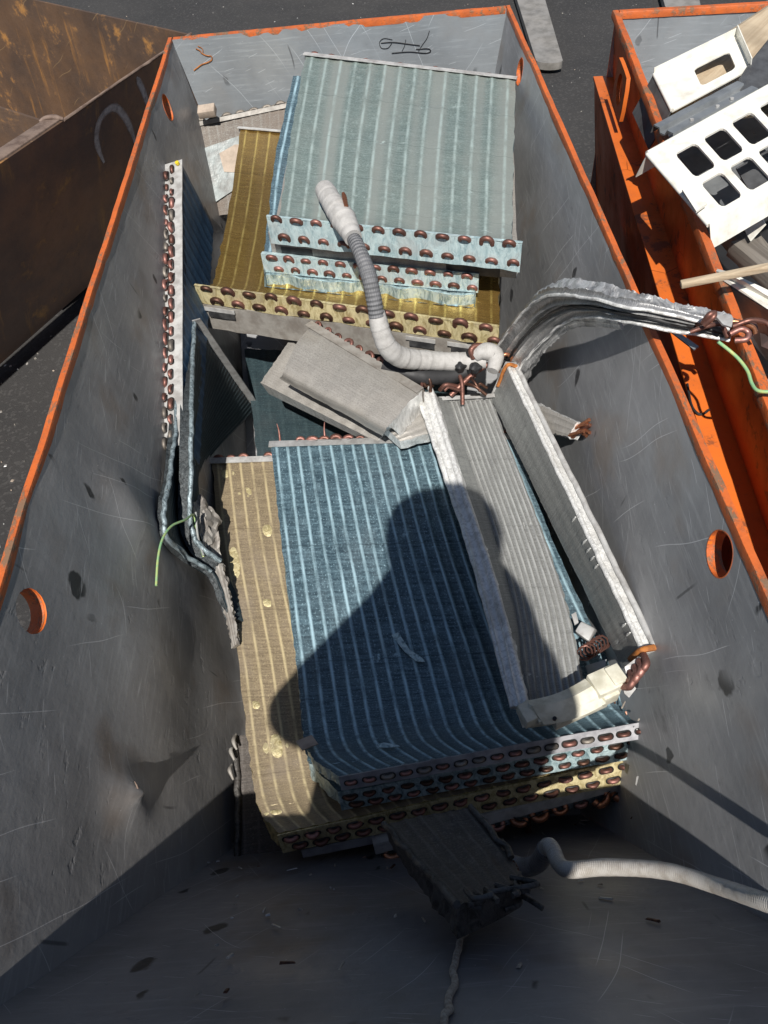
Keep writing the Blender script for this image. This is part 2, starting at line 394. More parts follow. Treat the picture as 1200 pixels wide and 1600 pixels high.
# ------------------------------------------------------------------ object helpers
def empty(name, loc, label, cat, group=None):
    o = bpy.data.objects.new(name, None); o.location = loc; o.empty_display_size = .05
    col.objects.link(o); return tag(o, label, cat, group)
def tag(o, label=None, cat=None, group=None, kind=None):
    for k, v in (('label', label), ('category', cat), ('group', group), ('kind', kind)):
        if v: o[k] = v
    return o
def wloc(o):
    p = V((0, 0, 0))
    while o: p = p + V(o.location); o = o.parent
    return p
def obj(name, verts, faces, mats, parent=None, uv=None, mi=None, smooth=True, sharp=35, loc=None):
    """verts in world metres; uv per vertex or per face corner"""
    base = wloc(parent) if parent else V((0, 0, 0))
    own = V(loc) if loc is not None else (V((0, 0, 0)) if parent else sum((V(v) for v in verts), V((0, 0, 0))) / len(verts))
    off = base + own if parent else own
    me = bpy.data.meshes.new(name)
    me.from_pydata([tuple(V(v) - off) for v in verts], [], faces)
    ms = mats if isinstance(mats, (list, tuple)) else [mats]
    for m in ms: me.materials.append(M[m] if isinstance(m, str) else m)
    if mi: me.polygons.foreach_set('material_index', mi)
    lay = me.uv_layers.new(name='UVMap')
    if uv is not None:
        if len(uv) == len(verts):
            for l in me.loops: lay.data[l.index].uv = uv[l.vertex_index]
        else:
            k = 0
            for p, f in zip(me.polygons, uv):
                for li, q in zip(p.loop_indices, f): lay.data[li].uv = q
    if smooth:
        me.polygons.foreach_set('use_smooth', [True] * len(me.polygons))
        me.set_sharp_from_angle(angle=math.radians(sharp))
    me.update()
    o = bpy.data.objects.new(name, me); o.location = own; col.objects.link(o)
    if parent: o.parent = parent
    return o

class MB:
    """collects pieces of ONE mesh"""
    def __init__(s): s.v = []; s.f = []; s.uv = []; s.mi = []
    def add(s, v, f, uv=None, mi=0):
        n = len(s.v); s.v += [V(a) for a in v]; s.f += [[i + n for i in q] for q in f]
        s.uv += uv if uv else [(a[0] + a[1] * .5, a[2] + a[1] * .3) for a in v]
        s.mi += mi if isinstance(mi, list) else [mi] * len(f)
        return s
    def build(s, name, mats, parent=None, **k): return obj(name, s.v, s.f, mats, parent, s.uv, s.mi, **k)
    def hexa(s, c, mi=0, bev=0.):
        """8 corners: bottom ring of four, top ring of four"""
        f = [(0, 3, 2, 1), (4, 5, 6, 7), (0, 1, 5, 4), (1, 2, 6, 5), (2, 3, 7, 6), (3, 0, 4, 7)]
        if not bev: return s.add(c, f, None, mi)
        bm = bmesh.new(); vs = [bm.verts.new(q) for q in c]
        for q in f: bm.faces.new([vs[i] for i in q])
        bmesh.ops.bevel(bm, geom=list(bm.edges), offset=bev, segments=2, affect='EDGES', profile=.5)
        bm.verts.index_update()
        s.add([v.co.copy() for v in bm.verts], [[v.index for v in q.verts] for q in bm.faces], None, mi); bm.free(); return s
    def bar(s, a, b, up, w, h, mi=0, bev=0.):
        """box from a to b, width w across, height h along up (a, b on the middle of its underside)"""
        a = V(a); b = V(b); d = (b - a).normalized(); up = V(up); up = (up - d * up.dot(d)).normalized(); x = d.cross(up) * (w / 2); u = up * h
        return s.hexa([a - x, a + x, b + x, b - x, a - x + u, a + x + u, b + x + u, b - x + u], mi, bev)
    def sheet(s, poly, n, t, mi=0):
        """flat polygon given thickness t along n"""
        n = V(n).normalized() * t; k = len(poly); P = [V(p) for p in poly]; Q = [p - n for p in P]
        return s.add(P + Q, [list(range(k)), list(range(2 * k - 1, k - 1, -1))] + [[i, i + k, (i + 1) % k + k, (i + 1) % k] for i in range(k)], None, mi)

def crom(P, t):
    n = len(P) - 1
    if n == 1: return P[0].lerp(P[1], t)
    x = min(max(t, 0), 1) * n; i = min(int(x), n - 1); f = x - i
    p1, p2 = P[i], P[i + 1]
    p0 = P[i - 1] if i > 0 else p1 * 2 - p2
    p3 = P[i + 2] if i + 2 <= n else p2 * 2 - p1
    return .5 * ((2 * p1) + (p2 - p0) * f + (2 * p0 - 5 * p1 + 4 * p2 - p3) * f * f + (3 * p1 - p0 - 3 * p2 + p3) * f ** 3)

def tube_geo(pts, r, seg=8, per=6, straight=False, ring=None, cap=True, wob=0.):
    P = [pt(p) if not isinstance(p, Vector) else p for p in pts]
    n = max(2, (len(P) - 1) * per + 1)
    C = [crom(P, i / (n - 1)) for i in range(n)]
    if wob: C = [c + noise.noise_vector(c * 45) * wob for c in C]
    rad = (lambda t: r) if not isinstance(r, (list, tuple)) else (lambda t: crom([V((q, 0, 0)) for q in r], t).x)
    vs, fs, uv = [], [], []; x = None; L = 0
    for i, c in enumerate(C):
        d = (C[min(i + 1, n - 1)] - C[max(i - 1, 0)]).normalized()
        if x is None: x = d.orthogonal().normalized()
        x = (x - d * x.dot(d)).normalized(); y = d.cross(x)
        if i: L += (c - C[i - 1]).length
        rr = rad(i / (n - 1)) * (1 + (ring(L) if ring else 0))
        for k in range(seg):
            a = 2 * math.pi * k / seg
            vs.append(c + (x * math.cos(a) + y * math.sin(a)) * rr); uv.append((k / seg, L))
    for i in range(n - 1):
        for k in range(seg):
            k2 = (k + 1) % seg; fs.append([i * seg + k, i * seg + k2, (i + 1) * seg + k2, (i + 1) * seg + k])
    if cap: fs.append(list(range(seg - 1, -1, -1))); fs.append([(n - 1) * seg + k for k in range(seg)])
    return vs, fs, uv
def tube(name, pts, r, mat, parent=None, **k):
    v, f, u = tube_geo(pts, r, **k); return obj(name, v, f, mat, parent, u, sharp=60)

# a U-shaped return bend, shared by all coils (unit: distance between its two legs = 1)
def bend_mesh(name, mat, tube_r=.27, legs=.25, rise=.33, gap_or_collar=True):
    vs, fs = [], []; seg, n = 7, 7; path = [V((-.5, -legs, 0))]
    for i in range(n):
        a = math.pi * i / (n - 1); path.append(V((-.5 * math.cos(a), rise * math.sin(a), 0)))
    path.append(V((.5, -legs, 0)))
    for i, c in enumerate(path):
        d = (path[min(i + 1, len(path) - 1)] - path[max(i - 1, 0)]).normalized(); x = V((0, 0, 1)); y = d.cross(x)
        for k in range(seg):
            a = 2 * math.pi * k / seg; vs.append(c + (x * math.cos(a) + y * math.sin(a)) * tube_r)
    for i in range(len(path) - 1):
        for k in range(seg):
            k2 = (k + 1) % seg; fs.append([i * seg + k, (i + 1) * seg + k, (i + 1) * seg + k2, i * seg + k2])
    n0 = len(vs); nf = len(fs); k = 8  # dark oval plate under the legs stands in for the shaded tube hole
    for y in (.03, .07) if gap_or_collar else ():
        for sx in (1, -1):
            for i in range(k + 1):
                a = math.pi * i / k - math.pi / 2; vs.append(V((sx * (.5 + .40 * math.cos(a)), y, sx * .40 * math.sin(a))))
    q = 2 * (k + 1) if gap_or_collar else 0
    if gap_or_collar: fs.append([n0 + i for i in range(q)][::-1]); fs.append([n0 + q + i for i in range(q)])
    for i in range(q): fs.append([n0 + i, n0 + (i + 1) % q, n0 + q + (i + 1) % q, n0 + q + i])
    me = bpy.data.meshes.new(name); me.from_pydata([tuple(v) for v in vs], [], fs); me.materials.append(M[mat]); me.materials.append(M['gap_or_collar'])
    me.polygons.foreach_set('material_index', [0] * nf + [1] * (len(fs) - nf))
    me.polygons.foreach_set('use_smooth', [True] * len(me.polygons)); me.update(); return me
BEND = {k: bend_mesh('return_bend_' + k, k) for k in ('copper', 'copper_pink', 'copper_bright', 'copper_grey', 'copper_dark')}
BEND.update({k + '_bare': bend_mesh('return_bend_bare_' + k, k, .25, .3, .5, False) for k in ('copper', 'copper_pink', 'copper_dark')})

class Patch:
    """a surface between a left and a right curve; w is the distance off it"""
    def __init__(s, L, R):
        s.L = [pt(p) for p in L]; s.R = [pt(p) for p in R]
        n = s._n(.5, .5); s.sg = 1 if n.dot(CAM - s.P0(.5, .5)) > 0 else -1
        s.len = sum((s.P0(.5, (i + 1) / 20) - s.P0(.5, i / 20)).length for i in range(20))
        s.wid = (s.P0(1, .5) - s.P0(0, .5)).length
    def P0(s, u, v): return crom(s.L, v).lerp(crom(s.R, v), u) if -.001 <= u <= 1.001 else crom(s.L, v) + (crom(s.R, v) - crom(s.L, v)) * u
    def _n(s, u, v):
        e = .004; du = s.P0(u + e, v) - s.P0(u - e, v); v0, v1 = max(0, v - e), min(1, v + e)
        return du.cross(s.P0(u, v1) - s.P0(u, v0)).normalized()
    def n(s, u, v): return s._n(u, v) * s.sg
    def P(s, u, v, w=0.): return s.P0(u, v) + s.n(u, v) * w
    def frame(s, u, v):
        e = .01; X = (s.P0(u + e, v) - s.P0(u - e, v)).normalized(); N = s.n(u, v)
        Y = (s.P0(u, min(1, v + e)) - s.P0(u, max(0, v - e))).normalized(); Y = (Y - X * Y.dot(X)).normalized()
        return X, Y, N

def slab(name, pa, t, mats, parent, tubes=16, nv=44, ridge=.0012, jit=.003, seed=0, dent=.002, uvs=1., sub=4, sides=3):
    """fin pack with the tube rows standing proud on both faces and crumpled cut sides"""
    nu = tubes * sub; bot = 8
    S = seed * 7.31
    def w_top(u, v, p):
        fr = (u * tubes) % 1.; d = abs(fr - .5) * 2
        return ridge * max(0, 1 - d * 2.2) - ridge * .6 * math.cos(d * math.pi) * -.4 + dent * noise.noise(p * 9 + V((S, 0, 0))) + dent * .5 * noise.noise(p * 31 + V((0, S, 0)))
    loops, uvs_ = [], []
    for j in range(nv + 1):
        v = j / nv; ring, ru = [], []
        def q(u, w, side=0):
            p = pa.P(u, v, w)
            if jit:
                X = pa.frame(u, v)[0] if side else None
                if side:
                    h = noise.noise(V((v * pa.len * 160, w * 220, S + side))) + .7 * noise.noise(V((v * pa.len * 30, w * 60, S + side * 3)))
                    p = p + X * (h * jit)
            return p
        for i in range(nu + 1):
            u = i / nu; e = 0 if i == 0 else (0 if i == nu else 0)
            p = pa.P0(u, v); sd = -1 if i == 0 else (1 if i == nu else 0)
            ring.append(q(u, w_top(u, v, p), sd)); ru.append((u * tubes, v * pa.len))
        for k in range(1, sides + 1):
            w = -t * k / (sides + 1); ring.append(q(1, w, 1)); ru.append((tubes, v * pa.len))
        for i in range(bot + 1): ring.append(q(1 - i / bot, -t, 1 if i == 0 else (-1 if i == bot else 0))); ru.append(((1 - i / bot) * tubes, v * pa.len))
        for k in range(sides, 0, -1):
            w = -t * k / (sides + 1); ring.append(q(0, w, -1)); ru.append((0, v * pa.len))
        loops.append(ring); uvs_.append(ru)
    m = len(loops[0]); vs = [p for r in loops for p in r]; uv = [p for r in uvs_ for p in r]; fs, mi = [], []
    for j in range(nv):
        for i in range(m):
            i2 = (i + 1) % m; fs.append([j * m + i, j * m + i2, (j + 1) * m + i2, (j + 1) * m + i])
            mi.append(0 if i < nu or nu + sides + 1 <= i < nu + sides + 1 + bot else 1)
    fs.append([i for i in range(m)][::-1]); fs.append([nv * m + i for i in range(m)]); mi += [1, 1]
    o = obj(name, vs, fs, mats, parent, uv, mi, sharp=50)
    bm = bmesh.new(); bm.from_mesh(o.data); bmesh.ops.recalc_face_normals(bm, faces=bm.faces); bm.to_mesh(o.data); bm.free()
    return o

def strip_on(pa, v, u0, u1, w0, w1, out, name, mat, parent, n=24, th=.0016, wav=.0012, lip=0.):
    """tube sheet: a thin plate across one end of a coil, `out` metres beyond it"""
    m = MB(); vs, fs = [], []
    for i in range(n + 1):
        u = u0 + (u1 - u0) * i / n; X, Y, N = pa.frame(min(max(u, 0), 1), v); Y = Y if v > .5 else -Y
        p = pa.P0(u, v) + Y * (out + wav * noise.noise(V((u * 14, v * 5, w0 * 50))))
        a, b = p + N * w1, p + N * w0
        vs += [a, b, b + Y * th, a + Y * th]
    for i in range(n):
        for k in range(4): fs.append([i * 4 + k, i * 4 + (k + 1) % 4, i * 4 + 4 + (k + 1) % 4, i * 4 + 4 + k])
    fs += [[0, 1, 2, 3], [n * 4 + 3, n * 4 + 2, n * 4 + 1, n * 4]]
    m.add(vs, fs)
    if lip:
        vs = []; fs = []
        for i in range(n + 1):
            u = u0 + (u1 - u0) * i / n; X, Y, N = pa.frame(min(max(u, 0), 1), v); Y = Y if v > .5 else -Y
            p = pa.P0(u, v) + Y * (out + th) + N * (w1 + .0006)
            vs += [p, p - Y * lip, p - Y * lip + N * th, p + N * th]
        for i in range(n):
            for k in range(4): fs.append([i * 4 + k, i * 4 + (k + 1) % 4, i * 4 + 4 + (k + 1) % 4, i * 4 + 4 + k])
        fs += [[0, 1, 2, 3], [n * 4 + 3, n * 4 + 2, n * 4 + 1, n * 4]]
        m.add(vs, fs)
    o = m.build(name, mat, parent, sharp=40)
    bm = bmesh.new(); bm.from_mesh(o.data); bmesh.ops.recalc_face_normals(bm, faces=bm.faces); bm.to_mesh(o.data); bm.free()
    return o

def bends(pa, v, n, ws, parent, mats=('copper',), out=.002, span=.52, u0=0., u1=1., skip=(), shift=.0, rnd=.06, name='return_bend', lift=0.):
    base = wloc(parent)
    for r, w in enumerate(ws):
        for i in range(n):
            if (r, i) in skip: continue
            u = u0 + (u1 - u0) * (i + .5 + (shift if r % 2 else 0)) / n
            if u > 1.02: continue
            X, Y, N = pa.frame(min(max(u, 0), 1), v); Y = Y if v > .5 else -Y
            p = pa.P0(u, v) + N * w + Y * out; Y = (Y + N * lift).normalized()
            s = pa.wid * (u1 - u0) / n * span * (1 + random.uniform(-rnd, rnd))
            o = bpy.data.objects.new(name, BEND[random.choice(mats)]); col.objects.link(o); o.parent = parent
            m3 = Matrix((X, Y, X.cross(Y))).transposed() @ Matrix.Rotation(random.gauss(0, rnd), 3, 'X') @ Matrix.Rotation(random.gauss(0, rnd * .7), 3, 'Z')
            o.matrix_basis = Matrix.Translation(p - base) @ m3.to_4x4() @ Matrix.Diagonal((s, s * random.uniform(.85, 1.15), s, 1))

def thing_for(pa, name, label, cat, t=.05, group=None):
    c = pa.P0(.5, .5) - pa.n(.5, .5) * t
    return empty(name, c, label, cat, group)

# ------------------------------------------------------------------ the ground
def ground_sheet():
    vs, fs = [], []; xs = [-60, -12, -4, -2, -1, 0, 1, 2, 4, 12, 60]; ys = [-60, -12, -3, -1, 0, 1, 2, 3, 4, 6, 10, 20, 90]
    for y in ys:
        for x in xs: vs.append(V((x, y, 0)))
    for j in range(len(ys) - 1):
        for i in range(len(xs) - 1):
            a = j * len(xs) + i; fs.append([a, a + 1, a + 1 + len(xs), a + len(xs)])
    o = obj('ground', vs, fs, 'asphalt', None, [(v.x, v.y) for v in vs], loc=(0, 0, 0)); o['kind'] = 'structure'
ground_sheet()

# ------------------------------------------------------------------ the grey hopper with the orange rim
XL, XR, YF, YN, ZR, ZF = -.492, .407, 2.28, .028, .75, .04
KL, KR = .165, .16
YB = .42                                     # foot of the sloping near wall
NORM_L = V((0, 1, 0)).cross(V((KL, 0, -1))).normalized(); NORM_R = V((0, 1, 0)).cross(V((-KR, 0, -1))).normalized()
def hole_at(u, v, left):
    return onplane(u, v, V((XL if left else XR, 0, ZR)), NORM_L if left else NORM_R)
hopper = empty('scrap_hopper', (-.04, 1.2, 0), 'grey steel scrap hopper with worn orange rim heaped with old cooling coils', 'hopper')
def gauss(a, b, ca, cb, ra, rb): return math.exp(-((a - ca) / ra) ** 2 - ((b - cb) / rb) ** 2)
DENT = onplane(181, 1243, V((XL, 0, ZR)), NORM_L); DENT2 = onplane(205, 800, V((XL, 0, ZR)), NORM_L); DENT3 = onplane(300, 1010, V((XL, 0, ZR)), NORM_L)
def warp_left(y, z):
    d = .010 * noise.noise(V((y * 1.7, z * 2.6, 3.1))) + .004 * noise.noise(V((y * 5, z * 6, 9)))
    d *= min(1, max(0, (ZR - z) / .18))
    # a pointed dent pushed in from outside, with a crease running up from it
    d += .017 * gauss(y, z, DENT.y, DENT.z, .035, .05) + .012 * max(0, 1 - math.hypot((y - DENT.y) / .016, (z - DENT.z) / .016))
    t = min(1, max(0, (.95 - y) / .35)); d += .052 * (ZR - z) * t * t * (3 - 2 * t)       # the near half leans in further
    d += .014 * gauss(y, z, DENT2.y, DENT2.z, .05, .09) - .012 * gauss(y, z, DENT3.y, DENT3.z, .14, .12)
    return d
def warp_right(y, z):
    return min(1, max(0, (ZR - z) / .2)) * (.006 * noise.noise(V((y * 1.9, z * 2.2, 7.7))) + .002 * noise.noise(V((y * 6, z * 6, 1))))
def wall_grid(name, P, A0, A1, B0, B1, step, holes, nrm, th, mats, uvo=(0, 0)):
    """sheet steel wall: a along it, b down it, holes cut through"""
    na, nb = max(2, int((A1 - A0) / step)), max(2, int((B1 - B0) / step))
    ab = [(A0 + (A1 - A0) * i / na, B0 + (B1 - B0) * j / nb) for j in range(nb + 1) for i in range(na + 1)]
    quads = [[j * (na + 1) + i, j * (na + 1) + i + 1, (j + 1) * (na + 1) + i + 1, (j + 1) * (na + 1) + i] for j in range(nb) for i in range(na)]
    ab = [list(q) for q in ab]
    for (ha, hb, r) in holes:
        keep = []
        ins = {k for k, (a, b) in enumerate(ab) if math.hypot(a - ha, b - hb) < r}
        dead = [q for q in quads if sum(k in ins for k in q) >= 2]; keep = [q for q in quads if sum(k in ins for k in q) < 2]
        rimv = {k for q in dead for k in q} & {k for q in keep for k in q}
        for k in rimv:
            a, b = ab[k]; d = math.hypot(a - ha, b - hb) or 1e-6; ab[k] = [ha + (a - ha) / d * r, hb + (b - hb) / d * r]
        quads = keep
    used = sorted({k for q in quads for k in q}); ix = {k: i for i, k in enumerate(used)}
    pts = [P(*ab[k]) for k in used]; uv = [(ab[k][0] + uvo[0], ab[k][1] + uvo[1]) for k in used]
    fr = [[ix[k] for k in q] for q in quads]; n = len(pts)
    cnt = {}
    for q in fr:
        for i in range(4): cnt[(q[i], q[(i + 1) % 4])] = 1
    side = [[a, b, b + n, a + n] for (a, b) in cnt if (b, a) not in cnt]
    vs = pts + [p - nrm * th for p in pts]
    fs = fr + [[k + n for k in q][::-1] for q in fr] + side
    mi = [0] * len(fr) + [1] * (len(fr) + len(side))
    o = obj(name, vs, fs, mats, hopper, uv + uv, mi, sharp=40)
    bm = bmesh.new(); bm.from_mesh(o.data); bmesh.ops.recalc_face_normals(bm, faces=bm.faces); bm.to_mesh(o.data); bm.free()
    return o
def ring_part(c, n, r, depth, mat):
    n = n.normalized(); x = n.orthogonal().normalized(); y = n.cross(x); vs, fs = [], []; k = 36
    for w, rr in ((.0004, r + .0009), (.0004, r - .0005), (-depth, r - .0005), (-depth, r + .0009)):
        for i in range(k):
            a = 2 * math.pi * i / k; q = rr * (1 + .015 * math.sin(a * 3 + 1)); vs.append(c + n * w + (x * math.cos(a) + y * math.sin(a)) * q)
    for j in range(4):
        for i in range(k): fs.append([j * k + i, j * k + (i + 1) % k, ((j + 1) % 4) * k + (i + 1) % k, ((j + 1) % 4) * k + i])
    return obj('hole_edge', vs, fs, mat, hopper)
HR = .030
hl = [hole_at(47, 955, True), hole_at(262, 168, True)]; hr = [hole_at(1124, 865, False), hole_at(812, 112, False)]
HB = lambda p: (ZR - p.z)
wall_grid('side_wall', lambda a, b: V((XL + KL * b + warp_left(a, ZR - b), a, ZR - b)), YN, YF, 0, ZR - ZF, .0115,
          [(p.y, HB(p), HR) for p in hl], -NORM_L if NORM_L.x < 0 else NORM_L, .006, ['steel_left', 'orange'])
wall_grid('side_wall', lambda a, b: V((XR - KR * b - warp_right(a, ZR - b), a, ZR - b)), YN, YF, 0, ZR - ZF, .0115,
          [(p.y, HB(p), HR) for p in hr], NORM_R if NORM_R.x < 0 else -NORM_R, .006, ['steel', 'orange'], (5.3, 2.1))
for p, n in [(q, NORM_L if NORM_L.x > 0 else -NORM_L) for q in hl] + [(q, NORM_R if NORM_R.x < 0 else -NORM_R) for q in hr]:
    ring_part(p, n, HR, .020, 'rim')
def end_grid(name, top, bot, nrm, mat, uvo, n=40, m=24, amp=.004):
    (a0, a1), (b0, b1) = top, bot; vs, uv, fs = [], [], []
    for j in range(m + 1):
        for i in range(n + 1):
            u, v = i / n, j / m; p = a0.lerp(a1, u).lerp(b0.lerp(b1, u), v); e = min(u, 1 - u, v, 1 - v) * 6
            p = p + nrm * amp * min(1, e) * noise.noise(p * 3.3 + V((uvo[0], 0, 0))); vs.append(p)
            uv.append((u * (a1 - a0).length + uvo[0], v * (b0 - a0).length + uvo[1]))
    for j in range(m):
        for i in range(n): k = j * (n + 1) + i; fs.append([k, k + 1, k + n + 2, k + n + 1])
    N = len(vs); vs2 = vs + [p - nrm * .006 for p in vs]; fs2 = fs + [[q + N for q in f][::-1] for f in fs]
    o = obj(name, vs2, fs2, [mat, 'orange'], hopper, uv + uv, [0] * len(fs) + [1] * len(fs), sharp=40)
    bm = bmesh.new(); bm.from_mesh(o.data); bmesh.ops.recalc_face_normals(bm, faces=bm.faces); bm.to_mesh(o.data); bm.free()
def xl(z): return XL + KL * (ZR - z)
def xr(z): return XR - KR * (ZR - z)
end_grid('end_wall', (V((XL, YF - .002, ZR)), V((XR, YF - .002, ZR))), (V((xl(ZF), YF - .002, ZF)), V((xr(ZF), YF - .002, ZF))), V((0, -1, 0)), 'steel_far', (9.1, 3.3), amp=.001)
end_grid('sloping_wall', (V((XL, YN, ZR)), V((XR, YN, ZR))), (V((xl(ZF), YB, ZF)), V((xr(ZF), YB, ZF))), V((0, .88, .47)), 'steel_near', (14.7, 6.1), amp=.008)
end_grid('floor_plate', (V((xl(ZF), YB, ZF)), V((xr(ZF), YB, ZF))), (V((xl(ZF), 1.3, ZF)), V((xr(ZF), 1.3, ZF))), V((0, 0, 1)), 'steel', (19, 1))
end_grid('rear_ramp', (V((xl(ZF), 1.3, ZF)), V((xr(ZF), 1.3, ZF))), (V((xl(.33), YF, .33)), V((xr(.33), YF, .33))), V((0, -.3, .95)), 'steel', (22, 1))
def rim_bar(a, b, inward, name='rim'):
    """worn flat bar welded along the top edge"""
    n = 70; vs, fs = [], []; d = (b - a).normalized(); prof = [(.0018, -.012), (.0024, .000), (.0014, .0040), (-.0078, .0043), (-.0090, .001), (-.0090, -.014)]
    for i in range(n + 1):
        t = i / n; p = a.lerp(b, t); e = noise.noise(p * 7) * .0016 + noise.noise(p * 40) * .0007; f = noise.noise(p * 9 + V((4, 4, 4))) * .0012 + noise.noise(p * 60) * .0008
        for (x, z) in prof: vs.append(p + inward * (x + e) + V((0, 0, z + (f if z > 0 else 0))))
    k = len(prof)
    for i in range(n):
        for j in range(k): fs.append([i * k + j, i * k + (j + 1) % k, (i + 1) * k + (j + 1) % k, (i + 1) * k + j])
    fs += [list(range(k))[::-1], [n * k + j for j in range(k)]]
    return obj(name, vs, fs, 'rim', hopper, sharp=60)
rim_bar(V((XL, YN - .01, ZR)), V((XL, YF + .006, ZR)), V((1, 0, 0)))
rim_bar(V((XR, YN - .01, ZR)), V((XR, YF + .006, ZR)), V((-1, 0, 0)))
rim_bar(V((XL + .0045, YF, ZR - .0012)), V((XR - .0045, YF, ZR - .0012)), V((0, -1, 0)))
rim_bar(V((XL + .0045, YN, ZR - .0012)), V((XR - .0045, YN, ZR - .0012)), V((0, 1, 0)))
for x in (-.3, .2):
    MB().hexa([V((x - .05, .4, 0)), V((x + .05, .4, 0)), V((x + .05, 2.2, 0)), V((x - .05, 2.2, 0)), V((x - .05, .4, .032)), V((x + .05, .4, .032)), V((x + .05, 2.2, .032)), V((x - .05, 2.2, .032))]).build('base_runner', 'orange', hopper)
# torn metal at the tip of the dent
nl = NORM_L if NORM_L.x > 0 else -NORM_L
tp = DENT + nl * .031
tube('torn_burr', [tp + V((0, .012, .012)), tp + V((.003, .004, 0)), tp + V((.002, -.008, -.012)), tp + V((-.004, -.014, -.018))], [.0006, .0016, .002, .0006], 'rust_rim', hopper, seg=6, per=4, wob=.002)
# black marker strokes and a rust run on the end wall
def on_end(u, v): return aty(u, v, YF - .0032)
def stroke(name, px, r, mat):
    tube(name, [on_end(*q) for q in px], r, mat, hopper, seg=6, per=5)
stroke('marker_stroke', [(595, 67), (615, 66), (640, 69), (656, 71)], .0013, 'marker')
stroke('marker_stroke', [(612, 83), (640, 81), (664, 83), (673, 80), (668, 76), (650, 77)], .0012, 'marker')
stroke('marker_stroke', [(613, 62), (600, 60), (593, 66), (596, 75), (606, 75), (612, 68)], .0008, 'marker')
stroke('marker_stroke', [(671, 48), (667, 60), (660, 70), (654, 80)], .0008, 'marker')
stroke('marker_stroke', [(634, 62), (632, 72), (628, 80)], .0007, 'marker')
stroke('rust_run', [(306, 76), (312, 79), (315, 83), (323, 87), (330, 88), (331, 93), (326, 97), (315, 101), (307, 107), (303, 110)], .0016, 'ruststreak')
stroke('rust_run', [(309, 72), (316, 76), (317, 82)], .0011, 'ruststreak')

# ------------------------------------------------------------------ the rusty bin on the left
RZ = .62
RC = at(299, 53, RZ); RA = at(0, 256, RZ); RB = at(60, 0, RZ)
dA = (RA - RC).normalized(); dB = (RB - RC).normalized()
bin_r = empty('rusty_bin', RC + dA * .6 + dB * .5 - V((0, 0, RZ)), 'dark rusty steel bin with a sprayed white arch on its side', 'bin')
RA2 = RC + dA * 1.9; RB2 = RC + dB * 1.6; RD = RA2 + dB * 1.6
inn = (dA + dB).normalized()
nA = V((-dA.y, dA.x, 0)); nA = nA if nA.dot(dB) > 0 else -nA      # into the bin from side A
nB = V((-dB.y, dB.x, 0)); nB = nB if nB.dot(dA) > 0 else -nB
def bin_wall(name, a, b, n_in, mats, parent, bot_z, lean, th=.008, segs=30, amp=.004, seed=0):
    vs, uv, fs, mi = [], [], [], []; m = 16
    for s in (0, 1):
        for j in range(m + 1):
            for i in range(segs + 1):
                u, v = i / segs, j / m; p = a.lerp(b, u); z = p.z + (bot_z - p.z) * v
                q = V((p.x, p.y, z)) + n_in * ((p.z - z) * lean + (0 if s == 0 else th)); e = min(1, v * 4, u * 8, (1 - u) * 8)
                vs.append(q + n_in * amp * e * noise.noise(q * 2.6 + V((seed, 0, 0)))); uv.append((u * (b - a).length + seed, v * (p.z - bot_z)))
    N = (m + 1) * (segs + 1)
    for s in (0, 1):
        for j in range(m):
            for i in range(segs):
                k = s * N + j * (segs + 1) + i; fs.append([k, k + 1, k + segs + 2, k + segs + 1]); mi.append(s)
    for i in range(segs): fs.append([i, i + 1, N + i + 1, N + i]); mi.append(1)
    for j in range(m):
        k = j * (segs + 1); fs.append([k, k + segs + 1, N + k + segs + 1, N + k]); mi.append(0)
        k += segs; fs.append([k, k + segs + 1, N + k + segs + 1, N + k]); mi.append(0)
    o = obj(name, vs, fs, mats, parent, uv, mi, sharp=40)
    bm = bmesh.new(); bm.from_mesh(o.data); bmesh.ops.recalc_face_normals(bm, faces=bm.faces); bm.to_mesh(o.data); bm.free()
    return o
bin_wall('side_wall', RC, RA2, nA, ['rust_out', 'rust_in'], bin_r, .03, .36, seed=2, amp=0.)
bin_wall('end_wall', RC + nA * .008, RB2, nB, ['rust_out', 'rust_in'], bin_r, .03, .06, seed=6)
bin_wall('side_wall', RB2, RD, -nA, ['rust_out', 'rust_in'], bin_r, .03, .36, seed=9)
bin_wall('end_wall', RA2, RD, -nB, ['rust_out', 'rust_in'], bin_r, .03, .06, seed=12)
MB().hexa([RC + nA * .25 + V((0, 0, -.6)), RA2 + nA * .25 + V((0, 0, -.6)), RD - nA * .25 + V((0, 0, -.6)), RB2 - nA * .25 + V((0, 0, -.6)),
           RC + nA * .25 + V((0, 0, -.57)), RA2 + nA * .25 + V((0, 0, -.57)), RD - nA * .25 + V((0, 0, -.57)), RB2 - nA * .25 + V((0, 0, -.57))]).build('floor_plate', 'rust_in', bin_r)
# inner cross wall and the wide dusty flange along the near part of the rim
fl = at(97, 188, RZ); fl_s = (fl - RC).dot(dA)
F0 = RC + dA * fl_s; F1 = RC + dA * 1.9
MB().hexa([F0 + nA * .0095 + V((0, 0, -.006)), F1 + nA * .0095 + V((0, 0, -.006)), F1 + nA * .075 + V((0, 0, -.006)), F0 + nA * .055 + dA * .02 + V((0, 0, -.006)),
           F0 + nA * .0095 + V((0, 0, .004)), F1 + nA * .0095 + V((0, 0, .004)), F1 + nA * .075 + V((0, 0, .004)), F0 + nA * .055 + dA * .02 + V((0, 0, .004))], 0, .002).build('rim_flange', 'rust_rim', bin_r)
ca = F0 + nA * .012 + dA * .03
MB().sheet([ca, ca + dB * 1.0, ca + dB * 1.0 + V((0, 0, -.56)) + dA * .1, ca + nA * .215 + V((0, 0, -.56)) + dA * .1], dA, .008).build('cross_wall', 'rust_in', bin_r, smooth=False)
